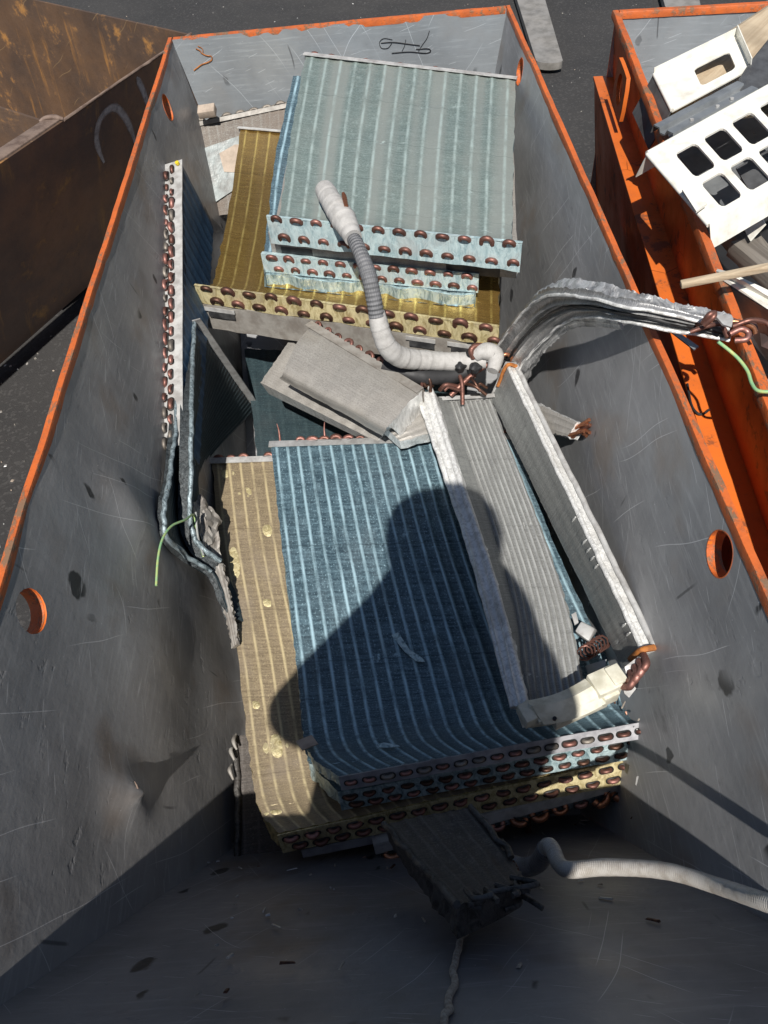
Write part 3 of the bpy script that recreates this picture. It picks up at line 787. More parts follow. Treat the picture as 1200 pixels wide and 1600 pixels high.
tube('weld_bead', [F0 + V((0, 0, .004)), F0 + nA * .02 + V((0, 0, .007)), F0 + nA * .045 + dA * .01 + V((0, 0, .006)), F0 + nA * .06 + dA * .03 + V((0, 0, .004))], [.004, .007, .006, .004], 'rust_rim', bin_r, seg=7, wob=.004)
tube('rim_edge', [RC + V((0, 0, .001)), RC + dA * (fl_s * .5) + V((0, 0, .002)), F0 + V((0, 0, .001))], .0042, 'rust_rim', bin_r, seg=6, wob=.0008, per=12)
nWA = (V((0, 0, -1)) + nA * .36).normalized().cross(dA).normalized(); nWA = nWA if nWA.dot(CAM - RC) > 0 else -nWA
def spray(px, w):
    P = [onplane(u, v, RC, nWA) + nWA * .0018 for u, v in px]; n = 40; vs, uv, fs = [], [], []
    for i in range(n + 1):
        c = crom(P, i / n); d = (crom(P, min(1, i / n + .01)) - crom(P, max(0, i / n - .01))).normalized(); x = d.cross(nWA).normalized()
        ww = w * min(1, .35 + 4 * min(i / n, 1 - i / n))
        for k in range(5): vs.append(c + x * ww * (k / 4 - .5)); uv.append((k / 4, i / n))
    for i in range(n):
        for k in range(4): fs.append([i * 5 + k, i * 5 + k + 1, i * 5 + k + 6, i * 5 + k + 5])
    obj('spray_mark', vs, fs, 'spray', bin_r, uv)
spray([(162, 254), (154, 235), (150, 215), (154, 190), (166, 173), (180, 168), (194, 182), (205, 205), (213, 232)], .032)
spray([(213, 120), (219, 133), (225, 147), (230, 165)], .030)

# ------------------------------------------------------------------ the orange bin on the right
BZ = .75
BF = at(960, 20, BZ); BN = at(1200, 636, BZ); dN = (BN - BF).normalized(); BN2 = BF + dN * 2.4
dX = V((-dN.y, dN.x, 0)); dX = dX if dX.x > 0 else -dX            # into the bin
BW = 1.15
bin_o = empty('orange_bin', BF + dN * 1.2 + dX * .55 - V((0, 0, BZ)), 'orange steel bin with a bright side ledge, filled with white metal scrap and boards', 'bin')
LZ = .60                                                           # height of the ledge
bin_wall('side_wall', BF, BN2, dX, ['orange', 'steel'], bin_o, LZ - .002, .13, seed=21, amp=.003)
LI = dX * (.13 * (BZ - LZ)); LO = dX * -.031
MB().hexa([BF + LO + V((0, 0, LZ - BZ - .008)) + dN * -.0, BN2 + LO + V((0, 0, LZ - BZ - .008)), BN2 + LI + dX * .04 + V((0, 0, LZ - BZ - .008)), BF + LI + dX * .04 + V((0, 0, LZ - BZ - .008)),
           BF + LO + V((0, 0, LZ - BZ)), BN2 + LO + V((0, 0, LZ - BZ)), BN2 + LI + dX * .04 + V((0, 0, LZ - BZ)), BF + LI + dX * .04 + V((0, 0, LZ - BZ))], 0, .0015).build('side_ledge', 'orange', bin_o)
bin_wall('skirt', BF + LO + dX * .004 + V((0, 0, LZ - BZ - .010)), BN2 + LO + dX * .004 + V((0, 0, LZ - BZ - .010)), dX, ['orange', 'orange'], bin_o, .06, .16, seed=25)
bin_wall('end_wall', BF + dX * .004, BF + dX * BW, dN, ['orange', 'steel_far'], bin_o, .10, .02, seed=31)
bin_wall('end_wall', BN2 + dX * .004, BN2 + dX * BW, -dN, ['orange', 'steel'], bin_o, .10, .02, seed=33)
bin_wall('side_wall', BF + dX * BW, BN2 + dX * BW, -dX, ['orange', 'steel'], bin_o, .10, .05, seed=35)
MB().hexa([BF + V((0, 0, .08 - BZ)), BN2 + V((0, 0, .08 - BZ)), BN2 + dX * BW + V((0, 0, .08 - BZ)), BF + dX * BW + V((0, 0, .08 - BZ)),
           BF + V((0, 0, .1 - BZ)), BN2 + V((0, 0, .1 - BZ)), BN2 + dX * BW + V((0, 0, .1 - BZ)), BF + dX * BW + V((0, 0, .1 - BZ))]).build('floor_plate', 'steel', bin_o)
for s in (.12, .55, .95):
    a = BF + dX * (BW * s); MB().hexa([a + V((0, 0, -BZ)), a + dX * .06 + V((0, 0, -BZ)), a + dX * .06 + dN * 2.4 + V((0, 0, -BZ)), a + dN * 2.4 + V((0, 0, -BZ)),
        a + V((0, 0, .079 - BZ)), a + dX * .06 + V((0, 0, .079 - BZ)), a + dX * .06 + dN * 2.4 + V((0, 0, .079 - BZ)), a + dN * 2.4 + V((0, 0, .079 - BZ))]).build('base_runner', 'orange', bin_o)
def bin_rim(a, b, inward):
    n = 60; vs, fs = [], []; prof = [(.011, -.012), (.0115, .002), (.010, .005), (-.004, .005), (-.0055, .001), (-.0055, -.012)]
    for i in range(n + 1):
        p = a.lerp(b, i / n); e = noise.noise(p * 7) * .0016 + noise.noise(p * 40) * .0008
        for (x, z) in prof: vs.append(p + inward * (x + e) + V((0, 0, z + (e if z > 0 else 0))))
    k = 6
    for i in range(n):
        for j in range(k): fs.append([i * k + j, i * k + (j + 1) % k, (i + 1) * k + (j + 1) % k, (i + 1) * k + j])
    fs += [list(range(k))[::-1], [n * k + j for j in range(k)]]
    obj('rim', vs, fs, 'rim', bin_o, sharp=60)
bin_rim(BF - dN * .004, BN2, dX); bin_rim(BF + dX * .012, BF + dX * BW, dN)
bin_rim(BN2 + dX * .012, BN2 + dX * BW, -dN); bin_rim(BF + dX * BW, BN2 + dX * BW, -dX)
# lifting lugs with holes
def lug(c, along, up, out, w, h, r, mat='orange'):
    """pointed plate with a round hole"""
    n = 18; outer = []
    for i in range(n):
        a = 2 * math.pi * i / n; x, y = math.cos(a), math.sin(a)
        s = 1 / max(abs(x) / (w / 2), abs(y) / (h / 2)); s = min(s, max(w, h) * .58); outer.append((x * s, y * s))
    m = MB(); vs, fs = [], []
    for t in (0, .009):
        for (x, y) in outer: vs.append(c + along * x + up * y + out * t)
        for i in range(n): a = 2 * math.pi * i / n; vs.append(c + along * math.cos(a) * r + up * math.sin(a) * r + out * t)
    for i in range(n):
        j = (i + 1) % n
        fs += [[i, j, n + j, n + i], [2 * n + i, 3 * n + i, 3 * n + j, 2 * n + j], [i, 2 * n + i, 2 * n + j, j], [n + i, n + j, 3 * n + j, 3 * n + i]]
    m.add(vs, fs).build('lifting_lug', mat, bin_o)
lug(BF + dN * .30 - dX * .012 + V((0, 0, -.062)), dN, V((0, 0, 1)), -dX, .13, .10, .034)
lug(BF + dN * .55 + LO - dX * .002 + V((0, 0, -.38)), dN, V((0, 0, 1)), -dX, .16, .16, .035)

# ------------------------------------------------------------------ fork tines lying behind the hopper
def tine(x0, x1, x2, x3, top, bot, label):
    a = at(x0, top, .05); b = at(x1, top, .05); c = at(x3, bot, .05); d = at(x2, bot, .05)
    a = a + (a - d) * 1.2; b = b + (b - c) * 1.2
    w = (c - d).normalized(); l = (d - a).normalized(); W = (c - d).length
    poly = [a, b]
    for k in range(0, 9):
        t = k / 8; ang = math.pi * t; poly.append(c.lerp(d, .5) - l * (W * .12) + w * (math.cos(ang) * W / 2) + l * (math.sin(ang) * W * .28))
    m = MB().sheet(poly, V((0, 0, 1)), .03); o = m.build('fork_tine', 'tine', None, smooth=False); tag(o, label, 'fork tine', 'fork tines behind the hopper')
    return o
tine(808, 852, 838, 880, 0, 96, 'grey steel fork tine with rounded tip beside the hopper corner')
tine(1028, 1086, 1040, 1096, -30, 12, 'grey steel fork tine just beyond the orange bin rim')

# small stones and chips of litter on the asphalt
def litter():
    m = MB()
    for k in range(420):
        if k % 3: x, y = random.uniform(-1.6, 1.9), random.uniform(2.35, 5.2)
        else: x, y = random.uniform(-1.3, -.55), random.uniform(.9, 2.4)
        if x > .55 and y < 2.4: continue
        r_ = random.choice((.002, .003, .004, .006)); a = random.uniform(0, 6.3); ca, sa = math.cos(a) * r_, math.sin(a) * r_; h = random.uniform(.001, .004); e = random.uniform(.4, 1)
        c = V((x, y, .0005)); q = [V((ca, sa, 0)), V((-sa * e, ca * e, 0)), V((-ca, -sa, 0)), V((sa * e, -ca * e, 0))]
        m.hexa([c + w for w in q] + [c + w * .7 + V((0, 0, h)) for w in q], random.choice((0, 0, 1, 2)))
    o = m.build('litter', ['plate_dusty', 'card', 'plate_white'], None, smooth=False); tag(o, 'small stones and chips scattered on the asphalt', 'litter', None, 'stuff')
litter()

# ------------------------------------------------------------------ the heap of coils, far end first
COIL = 'heat exchanger coils heaped in the grey hopper'
def coil(name, label, L, R, t, fin, edge, tubes=16, **k):
    pa = Patch(L, R); root = thing_for(pa, name, label, 'coil', t, COIL)
    slab('fin_pack', pa, t, [fin, edge], root, tubes, **k)
    return pa, root

# dusty slab at the back left
pa, o = coil('evaporator_coil', 'grey coil caked in brown dust against the far wall left corner',
    [(303, 195, '2.235'), (330, 338, '2.05')], [(470, 160, '2.235'), (470, 320, '2.05')], .03, 'fin_brown', 'edge_grime', 12, nv=16, dent=.004)
strip_on(pa, 0, -.02, 1, -.03, .003, .002, 'tube_sheet', 'plate_dusty', o, lip=.012)
bends(pa, 0, 8, (-.004, -.024), o, ('copper_grey',), .004, .62, shift=.5)
# the smeared light patch: fins scraped clean
m = MB(); q = [pa.P(.02, .28, .006), pa.P(.5, .2, .006), pa.P(.75, .22, .006), pa.P(.7, .62, .006), pa.P(.42, .7, .006), pa.P(.08, .86, .006)]
m.sheet(q, pa.n(.5, .5), .003); m.build('scraped_foil', 'dullfoil', o, smooth=False)
m = MB(); q = [pa.P(.20, .36, .0085), pa.P(.36, .30, .0085), pa.P(.52, .32, .0085), pa.P(.55, .52, .0085), pa.P(.40, .60, .0085), pa.P(.22, .56, .0085)]
m.sheet(q, pa.n(.5, .5), .002); m.build('dirt_crust', 'card', o, smooth=False)
b = aty(327, 180, 2.225); m = MB(); m.bar(b + V((-.024, -.006, .004)), b + V((.024, -.01, .008)), (0, -.35, 1), .03, .022, 0, .002)
tag(m.build('block', 'card', None), 'small dusty tan block lying on the brown coil by the far wall', 'block')

# gold coil running under the blue stack
pa, o = coil('condenser_coil', 'gold finned coil under the blue stack at the far end, copper bends facing forward',
    [(376, 202, '2.16'), (356, 330, .54), (336, 428, .515), (327, 449, .517)], [(770, 235, .55), (778, 380, .535), (780, 490, .515), (780, 511, .517)], .044, 'fin_goldfar', 'edge_gold', 20, nv=30, seed=2, jit=.004)
strip_on(pa, 0, -.01, .6, -.04, .004, .002, 'tube_sheet', 'plate_white', o, lip=.010)
strip_on(pa, 1, -.055, 1.0, -.044, .001, .002, 'tube_sheet', 'plate_gold', o, n=80, wav=.006, lip=.006)
bends(pa, 1, 13, (-.004, -.034), o, ('copper_bare', 'copper_bare', 'copper_dark_bare'), .003, .42, -.05, 1.0, shift=.35, rnd=.12, lift=1.5)
for u0, u1 in ((-.03, .085), (.70, .80), (.84, .97)):
    strip_on(pa, 1, u0, u1, -.056, -.046, .010, 'frame_tab', 'plate_white', o, n=6, wav=0)
    strip_on(pa, 1, u0 + .012, u1 - .003, -.072, -.056, .0095, 'dark_slot', 'label', o, n=6, wav=0)
strip_on(pa, 1, -.045, .9, -.110, -.045, .003, 'frame_rail', 'plate_dusty', o, wav=.004)

# smaller teal coil between the gold coil and the top of the stack
pa, o = coil('condenser_coil', 'smaller teal coil squeezed under the top of the blue stack with ragged near side',
    [(458, 118, '2.17'), (428, 260, .625), (415, 378, .582), (412, 398, .583)], [(745, 150, .63), (750, 300, .61), (746, 410, .582), (745, 429, .583)], .072, 'fin_blue', 'edge_blue', 18, nv=30, seed=3, jit=.005)
strip_on(pa, 1, -.01, 1.01, -.041, .002, .002, 'tube_sheet', 'plate_blue', o, wav=.003, lip=.01)
bends(pa, 1, 12, (-.005, -.031), o, ('copper_pink_bare', 'copper_pink_bare', 'copper_bare'), .003, .42, shift=.3, rnd=.12, lift=1.5)
strip_on(pa, 1, 0.0, 1.0, -.086, -.043, .004, 'crumpled_fins', 'edge_blue', o, n=90, wav=.012, th=.006)

# grey coil edge sandwiched between the two blue ones
pa, o = coil('evaporator_coil', 'grey coil sandwiched between the two blue coils of the far stack',
    [(470, 150, .645), (428, 355, .612), (424, 375, .610)], [(800, 180, .63), (808, 393, .612), (808, 413, .610)], .026, 'fin_grey', 'edge_alu', 18, nv=20, seed=4)
strip_on(pa, 1, .02, 1.0, -.028, .0, .002, 'tube_sheet', 'plate_dusty', o, wav=.002)
for u0, u1 in ((.015, .20), (.70, .96)):
    strip_on(pa, 1, u0, u1, -.006, .003, .008, 'frame_tab', 'plate_white', o, n=6, wav=0)
    strip_on(pa, 1, u0 + .03, u1 - .02, -.028, -.006, .0095, 'dark_slot', 'label', o, n=6, wav=0)

# the big grey-teal coil on top of the far stack
pa, o = coil('condenser_coil', 'large grey-teal coil lying on top of the far stack, white frame on its far end',
    [(477, 86, '2.19'), (455, 210, .70), (440, 318, .683), (436, 340, .685)], [(806, 124, '2.02'), (802, 250, .69), (800, 356, .683), (799, 378, .685)], .058, 'fin_teal', 'edge_blue', 14, nv=50, seed=5, ridge=.002, dent=.003)
strip_on(pa, 0, -.005, 1.005, -.045, .004, .002, 'tube_sheet', 'plate_white', o, lip=.016)
strip_on(pa, 1, -.055, 1.045, -.058, .001, .003, 'tube_sheet', 'plate_blue', o, n=80, wav=.005, lip=.006)
bends(pa, 1, 12, (-.003, -.043), o, ('copper_bare', 'copper_pink_bare', 'copper_bare'), .004, .42, -.055, 1.04, shift=.25, rnd=.1, lift=1.5)
bends(pa, 0, 12, (-.004,), o, ('copper_pink',), .005, .46, skip=((0, 2), (0, 6), (0, 9)), lift=1.3)

# coil standing against the left wall, its tubes ending upwards
T0, T1 = at(284, 254, .655), at(285, 690, .455)
dn = V((.035, 0, -.17))
pa, o = coil('condenser_coil', 'blue coil coloured dark for its shaded face, standing on edge against the left wall with rows of copper bends on top',
    [T0, T0 + dn], [T1, T1 + V((.015, 0, -.07))], .042, 'fin_blue_shaded', 'edge_dark', 22, nv=16, seed=6)
strip_on(pa, 0, -.01, 1.01, -.044, .002, .001, 'tube_sheet', 'plate_white', o, wav=.002)
bends(pa, 0, 21, (-.023, -.037), o, ('copper_pink', 'copper', 'copper_pink', 'copper_grey'), .004, .46, shift=.45, rnd=.25)
X, Y, N = pa.frame(0, 0); cp = pa.P(.008, 0, -.008) - Y * .004
m = MB(); vv, ff, uu = tube_geo([cp, cp - Y * .006], .005, seg=10); m.add(vv, ff, uu); m.build('cap', 'yellow', o)

# dark bent coil in front of it
pa, o = coil('condenser_coil', 'black-finned bent coil leaning on the left wall with silver cut edges curling under',
    [(303, 506, 0.490), (299, 640, 0.475), (298, 740, .43), (296, 806, .385), (312, 852, .345), (346, 876, .31)],
    [(398, 640, .12), (320, 728, .28), (315, 800, .27), (320, 848, .26), (333, 870, .255), (347, 884, .25)], .022, 'fin_dark', 'edge_black', 26, nv=60, seed=7, jit=.004)
strip_on(pa, 0, -.02, 1.0, -.002, .018, .002, 'tube_sheet', 'plate_alu', o, wav=.001, th=.003)
# its outer row, splayed away from the inner one
pa2 = Patch([(281, 520, .50), (274, 660, .465), (266, 745, .455), (257, 790, .457), (261, 838, .432), (290, 868, .365), (332, 895, .315), (360, 965, .27)],
            [(330, 640, .12), (330, 760, .12), (318, 830, .14), (318, 870, .16), (330, 890, .18), (350, 905, .2), (380, 925, .2), (400, 980, .2)])
slab('outer_row', pa2, .012, ['fin_dark', 'edge_black'], o, 22, nv=70, seed=8, jit=.005)
tube('cut_edge', [(281, 520, .503), (274, 660, .468), (266, 745, .458), (257, 790, .46), (261, 838, .435), (290, 868, .368), (332, 893, .318)], [.003, .004, .005, .005, .005, .005, .004], 'edge_dark', o, seg=8, per=26, wob=.0045)
tube('cut_edge', [(303, 506, .493), (299, 640, .478), (298, 740, .433), (296, 806, .388), (312, 852, .348), (346, 876, .313)], [.005, .005, .005, .005, .006, .005], 'edge_dark', o, seg=8, per=22, wob=.0025)

slab('torn_strip', Patch([(328, 884, .305), (350, 955, .275), (362, 1012, .255)], [(346, 880, .31), (362, 948, .28), (371, 1005, .26)]), .012, ['plate_dusty', 'plate_dusty'], o, 3, nv=50, seed=31, jit=.006, dent=.006)
# crumpled foil and a dusty lump where it curls
def crumple(name, corners, amp, mat, n=14, th=.0025, seed=0, fr=38):
    """a creased piece of thin sheet"""
    C = [pt(c) for c in corners]; nn = (C[1] - C[0]).cross(C[3] - C[0]).normalized(); vs, fs = [], []
    for j in range(n + 1):
        for i in range(n + 1):
            q = C[0].lerp(C[1], i / n).lerp(C[3].lerp(C[2], i / n), j / n); h = abs(noise.noise(q * fr + V((seed, 0, 0)))) + .6 * abs(noise.noise(q * fr * 2.3 + V((0, seed, 0))))
            vs.append(q + nn * amp * h + noise.noise_vector(q * fr) * amp * .5)
    for j in range(n):
        for i in range(n): k = j * (n + 1) + i; fs.append([k, k + 1, k + n + 2, k + n + 1])
    N = len(vs); vs = vs + [v - nn * th for v in vs]; fs = fs + [[q + N for q in f][::-1] for f in fs]
    return obj(name, vs, fs, mat, None, sharp=25)
tag(crumple('crumpled_foil', [(300, 790, .37), (312, 772, .375), (348, 812, .31), (318, 866, .33)], .012, 'plate_dusty', seed=3, fr=60), 'crumpled dusty foil scrap tucked in the curl of the black coil', 'foil scrap')
tag(crumple('dusty_lump', [(316, 850, .32), (342, 828, .32), (349, 890, .29), (330, 905, .29)], .010, 'plate_dusty', seed=8, fr=60), 'lump of pinkish dust and foil under the green wire', 'foil scrap')
tube_w = tube('earth_wire', [(318, 870, .33), (308, 835, .36), (303, 805, .39), (290, 812, .43), (268, 822, .46), (254, 842, .475), (247, 872, .48), (244, 915, .475)], .0022, 'green', None, seg=7, per=8)
tag(tube_w, 'thin green wire hanging out of the black bent coil by the left wall', 'wire')
w2 = tube('grey_wire', [(306, 800, .39), (308, 830, .37), (312, 850, .35), (318, 868, .34)], .002, 'greywire', None, seg=6)
tag(w2, 'short grey wire looped beside the crumpled foil', 'wire')

# slate slab low in the middle
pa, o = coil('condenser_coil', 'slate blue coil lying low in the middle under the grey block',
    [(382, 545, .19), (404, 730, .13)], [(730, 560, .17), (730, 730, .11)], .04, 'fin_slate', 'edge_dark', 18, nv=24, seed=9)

# dusty grey block coil with bent tubes along its top edge, and the thinner one it rests on
pa, o = coil('evaporator_coil', 'thin grey coil lying under the dusty grey block, its rounded end to the left',
    [(452, 532, .39), (407, 598, .35)], [(640, 640, .39), (588, 690, .35)], .05, 'fin_grey', 'edge_alu', 10, nv=20, seed=10)
pa, o = coil('evaporator_coil', 'dusty grey block-shaped coil in the middle with copper bends along its upper edge',
    [(487, 506, .47), (465, 535, .47), (445, 578, .455), (438, 592, .425)], [(660, 610, .47), (635, 632, .47), (606, 666, .455), (597, 680, .425)], .06, 'fin_grey', 'edge_alu', 10, nv=30, seed=11, ridge=.0004, dent=.004)
strip_on(pa, 0, -.01, 1.0, -.06, .003, .002, 'tube_sheet', 'plate_dusty', o, lip=.02, wav=.001)
bends(pa, 0, 8, (.002, -.02), o, ('copper_bare', 'copper_pink_bare'), .004, .55, 0, .78, shift=.4, rnd=.2, lift=1.2)
# loose splintered flap under the block
pa, o = coil('evaporator_coil', 'narrow grey coil poking out below the dusty block beside the silver evaporator',
    [(600, 665, .41), (646, 622, .42)], [(625, 690, .40), (690, 672, .405)], .03, 'fin_grey', 'edge_alu', 5, nv=12, seed=12)

# ------------------------------------------------------------------ near stack
# coil at the very bottom, black with grime
pa, o = coil('condenser_coil', 'grimy black coil at the bottom of the near stack beside the left wall',
    [(366, 1150, .17), (372, 1350, .12)], [(640, 1120, .17), (640, 1300, .12)], .05, 'fin_grime', 'edge_grime', 12, nv=24, seed=13, jit=.005)
tube('frame_edge', [(366, 1150, .172), (372, 1250, .15), (371, 1352, .122)], .006, 'edge_grime', o, seg=7, wob=.003, per=12)
for a, z in (((368, 1178), .18), ((366, 1208), .175), ((372, 1160), .185)):
    c = at(a[0], a[1], z); tube('torn_insulation', [c + V((-.004, .016, 0)), c + V((-.008, .004, .006)), c + V((0, -.012, .002))], [.002, .004, .002], 'plate_dusty', o, seg=7, per=5, wob=.003)

# coil with loose copper bends hanging out at the front right
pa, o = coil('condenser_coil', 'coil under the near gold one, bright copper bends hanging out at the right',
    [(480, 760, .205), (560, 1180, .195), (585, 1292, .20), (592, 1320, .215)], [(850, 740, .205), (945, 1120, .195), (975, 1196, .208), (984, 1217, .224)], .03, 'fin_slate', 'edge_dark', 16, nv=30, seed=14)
strip_on(pa, 1, -.02, 1.0, -.014, .006, .003, 'tube_sheet', 'plate_white', o, lip=.03)
bends(pa, 1, 12, (-.020,), o, ('copper_bright', 'copper_pink', 'copper_bright'), .006, .55, rnd=.3, lift=-.5)

# gold coil of the near stack
GL = [(331, 722, .265), (345, 860, .25), (372, 1030, .235), (392, 1200, .235), (408, 1268, .245), (436, 1302, .262)]
GR = [(800, 705, .265), (850, 850, .25), (925, 1030, .235), (968, 1130, .235), (985, 1165, .25), (992, 1182, .268)]
pa, o = coil('condenser_coil', 'wide gold finned coil under the blue coil in the near stack, left side uncovered',
    GL, GR, .042, 'fin_gold', 'edge_gold', 26, nv=64, seed=15, jit=.004, ridge=.0016)
strip_on(pa, 0, -.045, .6, -.040, .004, .006, 'tube_sheet', 'plate_white', o, lip=.016)
bends(pa, 0, 14, (.001,), o, ('copper',), .009, .60, 0, .6, skip=((0, 3),), lift=1.2)
strip_on(pa, 1, -.005, 1.0, -.044, .001, .003, 'tube_sheet', 'plate_gold', o, wav=.002)
bends(pa, 1, 17, (-.010, -.031), o, ('copper', 'copper_pink', 'copper'), .0055, .40, shift=.3, rnd=.1)
strip_on(pa, 1, .045, .25, -.064, -.046, .004, 'frame_tab', 'plate_lilac', o, n=6, wav=0)

# two-row blue coil
FL = [(424, 706, .305), (446, 860, .295), (463, 1030, .28), (476, 1165, .278), (492, 1200, .29), (530, 1236, .310)]
FR = [(800, 694, .305), (862, 850, .295), (938, 1020, .28), (988, 1112, .282), (1000, 1132, .297), (1003, 1146, .312)]
pa, o = coil('condenser_coil', 'two-row blue coil just below the top coil of the near stack',
    FL, FR, .038, 'fin_blue', 'edge_blue', 22, nv=60, seed=16, jit=.004)
strip_on(pa, 1, -.005, 1.0, -.040, .001, .003, 'tube_sheet', 'edge_blue', o, wav=.002)
bends(pa, 1, 16, (-.010, -.029), o, ('copper', 'copper_dark', 'copper_pink'), .0055, .40, shift=.25, rnd=.1)

# the big blue coil on top of the near stack
EL = [(423, 694, .345), (440, 850, .335), (462, 1030, .318), (474, 1140, .315), (483, 1176, .322), (500, 1194, .333), (532, 1213, .352)]
ER = [(800, 682, .345), (862, 840, .335), (938, 1005, .318), (982, 1092, .318), (998, 1110, .327), (1008, 1120, .338), (1013, 1127, .354)]
pa, o = coil('condenser_coil', 'large pale blue coil on top of the near stack, shadow of a person on it',
    EL, ER, .020, 'fin_blue', 'edge_blue', 22, nv=90, seed=17, jit=.003, ridge=.0022, dent=.002)
strip_on(pa, 0, -.005, 1.0, -.022, .004, .002, 'tube_sheet', 'plate_alu', o, lip=.016)
bends(pa, 0, 20, (.002,), o, ('copper_pink', 'copper'), .006, .62, 0, 1, skip=((0, 0), (0, 1), (0, 8), (0, 9)), rnd=.2, lift=1.3)
strip_on(pa, 1, -.005, 1.01, -.024, .002, .002, 'tube_sheet', 'plate_lilac', o, wav=.002)
bends(pa, 1, 17, (-.011,), o, ('copper_pink', 'copper', 'copper_grey'), .0045, .42, rnd=.1)
for k in range(4): tube('capillary_stub', [pa.P((.04, .23, .5, .56)[k], 0, -.004), pa.P((.04, .23, .5, .56)[k], 0, .012) + V((0, .02, .006)), pa.P((.035, .235, .5, .56)[k], 0, .02) + V((0, .03, .012))], [.003, .002, .0008], 'copper_pink', o, seg=6)
m = MB(); a = at(490, 1163, .33)
m.sheet([at(462, 1158, .335), at(487, 1148, .335), at(497, 1162, .335), at(472, 1172, .335)], V((0, 0, 1)), .003)
tag(m.build('tape_patch', 'card', None), 'brown tape patch stuck near the lower left corner of the blue coil', 'tape')
m = MB(); s_ = []
q = [(588, 1163, .333), (600, 1160, .334), (622, 1164, .335), (625, 1166, .335), (606, 1168, .334), (592, 1168, .333)]
m.sheet([pt(p) for p in q], V((0, 0, 1)), .002); m.build('scraped_fins', 'edge_blue', o)
m = MB(); q = [(612, 992, .324), (622, 988, .324), (640, 1015, .324), (660, 1028, .324), (664, 1034, .324), (650, 1033, .324), (632, 1018, .324)]
m.sheet([pt(p) for p in q], V((0, 0, 1)), .002); m.build('scraped_fins', 'edge_blue', o)

# crushed gold patches on the gold coil's bare side
gp = Patch(GL, GR); go = [q for q in bpy.data.objects if q.get('label', '').startswith('wide gold finned')][0]
for (u, v, w, h) in ((.075, .56, .09, .06), (.03, .82, .06, .045), (.035, .22, .075, .075), (.12, .3, .05, .02), (.05, .03, .07, .03), (.10, .075, .08, .04), (.025, .48, .05, .02), (.16, .16, .05, .03)):
    vs, fs = [], []; n = 8
    for j in range(n + 1):
        for i in range(n + 1):
            a, b = i / n - .5, j / n - .5; e = max(0, 1 - (a * a + b * b) * 4.2); q = gp.P(u + a * w, v + b * h, 0)
            vs.append(gp.P(u + a * w, v + b * h, -.0018 + .0030 * min(1, e * 1.4) + .0006 * noise.noise(q * 120)))
    for j in range(n):
        for i in range(n): k = j * (n + 1) + i; fs.append([k, k + 1, k + n + 2, k + n + 1])
    obj('crushed_fins', vs, fs, 'plate_gold', go, sharp=30)

# ------------------------------------------------------------------ bare aluminium evaporator lying across the blue coil
J1 = Patch([(702, 628, .405), (792, 898, .400), (823, 1096, .395)], [(768, 624, .400), (872, 898, .39), (917, 1086, .385)])
ev = thing_for(J1, 'evaporator_coil', 'bare aluminium evaporator with ribbed face across the near blue coil, cream bracket below', 'coil', .02, COIL)
slab('fin_pack', J1, .022, ['fin_alu', 'edge_alu'], ev, 9, nv=60, seed=20, jit=.0025, ridge=.0025, dent=.0008)
J2 = Patch([(676, 618, .432), (768, 898, .428), (815, 1098, .42)], [(702, 626, .4045), (792, 898, .3995), (823, 1096, .3945)])
slab('slanted_row', J2, .012, ['fin_plain', 'edge_alu'], ev, 3, nv=60, seed=21, jit=.001, ridge=.0005)
J3 = Patch([(654, 612, .435), (742, 898, .43), (800, 1106, .42)], [(678, 612, .445), (770, 898, .44), (818, 1100, .43)])
slab('front_row', J3, .030, ['edge_alu', 'edge_alu'], ev, 2, nv=90, seed=22, jit=.003, ridge=.004)
tube('folded_edge', [(672, 606, .444), (720, 755, .442), (768, 898, .44), (822, 1100, .428)], .0055, 'edge_alu', ev, seg=8, per=26, wob=.0012)
tube('outer_edge', [(648, 604, .432), (700, 755, .432), (745, 898, .428), (801, 1106, .418)], .0045, 'edge_alu', ev, seg=8, per=30, wob=.0018)
strip_on(J1, 0, -.25, 1.06, -.03, .010, .003, 'tube_sheet', 'plate_white', ev, lip=.010)
a, b = at(735, 617, .418), at(750, 617, .418); MB().bar(a, b, (0, 0, 1), .004, .0024).build('slot', 'black', ev)
for k in range(7):
    u = 655 + k * 3.5; c = at(u, 604 + (k % 3) * 4, .44 + (k % 2) * .012)
    tube('tube_stub', [c, c + V((random.gauss(0, .006), .02, .006)), c + V((random.gauss(0, .01), .035, .012 + random.uniform(-.01, .02)))], .0035, random.choice(['copper_dark', 'copper_dark', 'copper']), ev, seg=7)
# tangle of copper pipes at its head
for k in range(11):
    x0 = random.uniform(690, 765); y0 = random.uniform(590, 618); x1 = x0 + random.uniform(-45, 45); y1 = y0 + random.uniform(-30, 8)
    z = random.uniform(.41, .46)
    tube('copper_pipe', [(x0, y0, z), ((x0 + x1) / 2 + random.uniform(-6, 6), (y0 + y1) / 2 - 5, z + .015), (x1, y1, z + random.uniform(-.01, .03))], random.choice([.003, .0035, .0045]), random.choice(['copper_dark', 'copper_dark', 'copper_dark', 'copper']), ev, seg=8)
tube('copper_pipe', [(704, 618, .43), (735, 588, .455), (758, 572, .465), (772, 566, .47)], .0055, 'copper', ev)
tube('copper_pipe', [(723, 632, .42), (722, 600, .45), (718, 582, .46), (728, 570, .47)], .0045, 'copper', ev)
tube('copper_pipe', [(660, 600, .44), (657, 585, .46), (660, 575, .48)], .005, 'copper', ev)
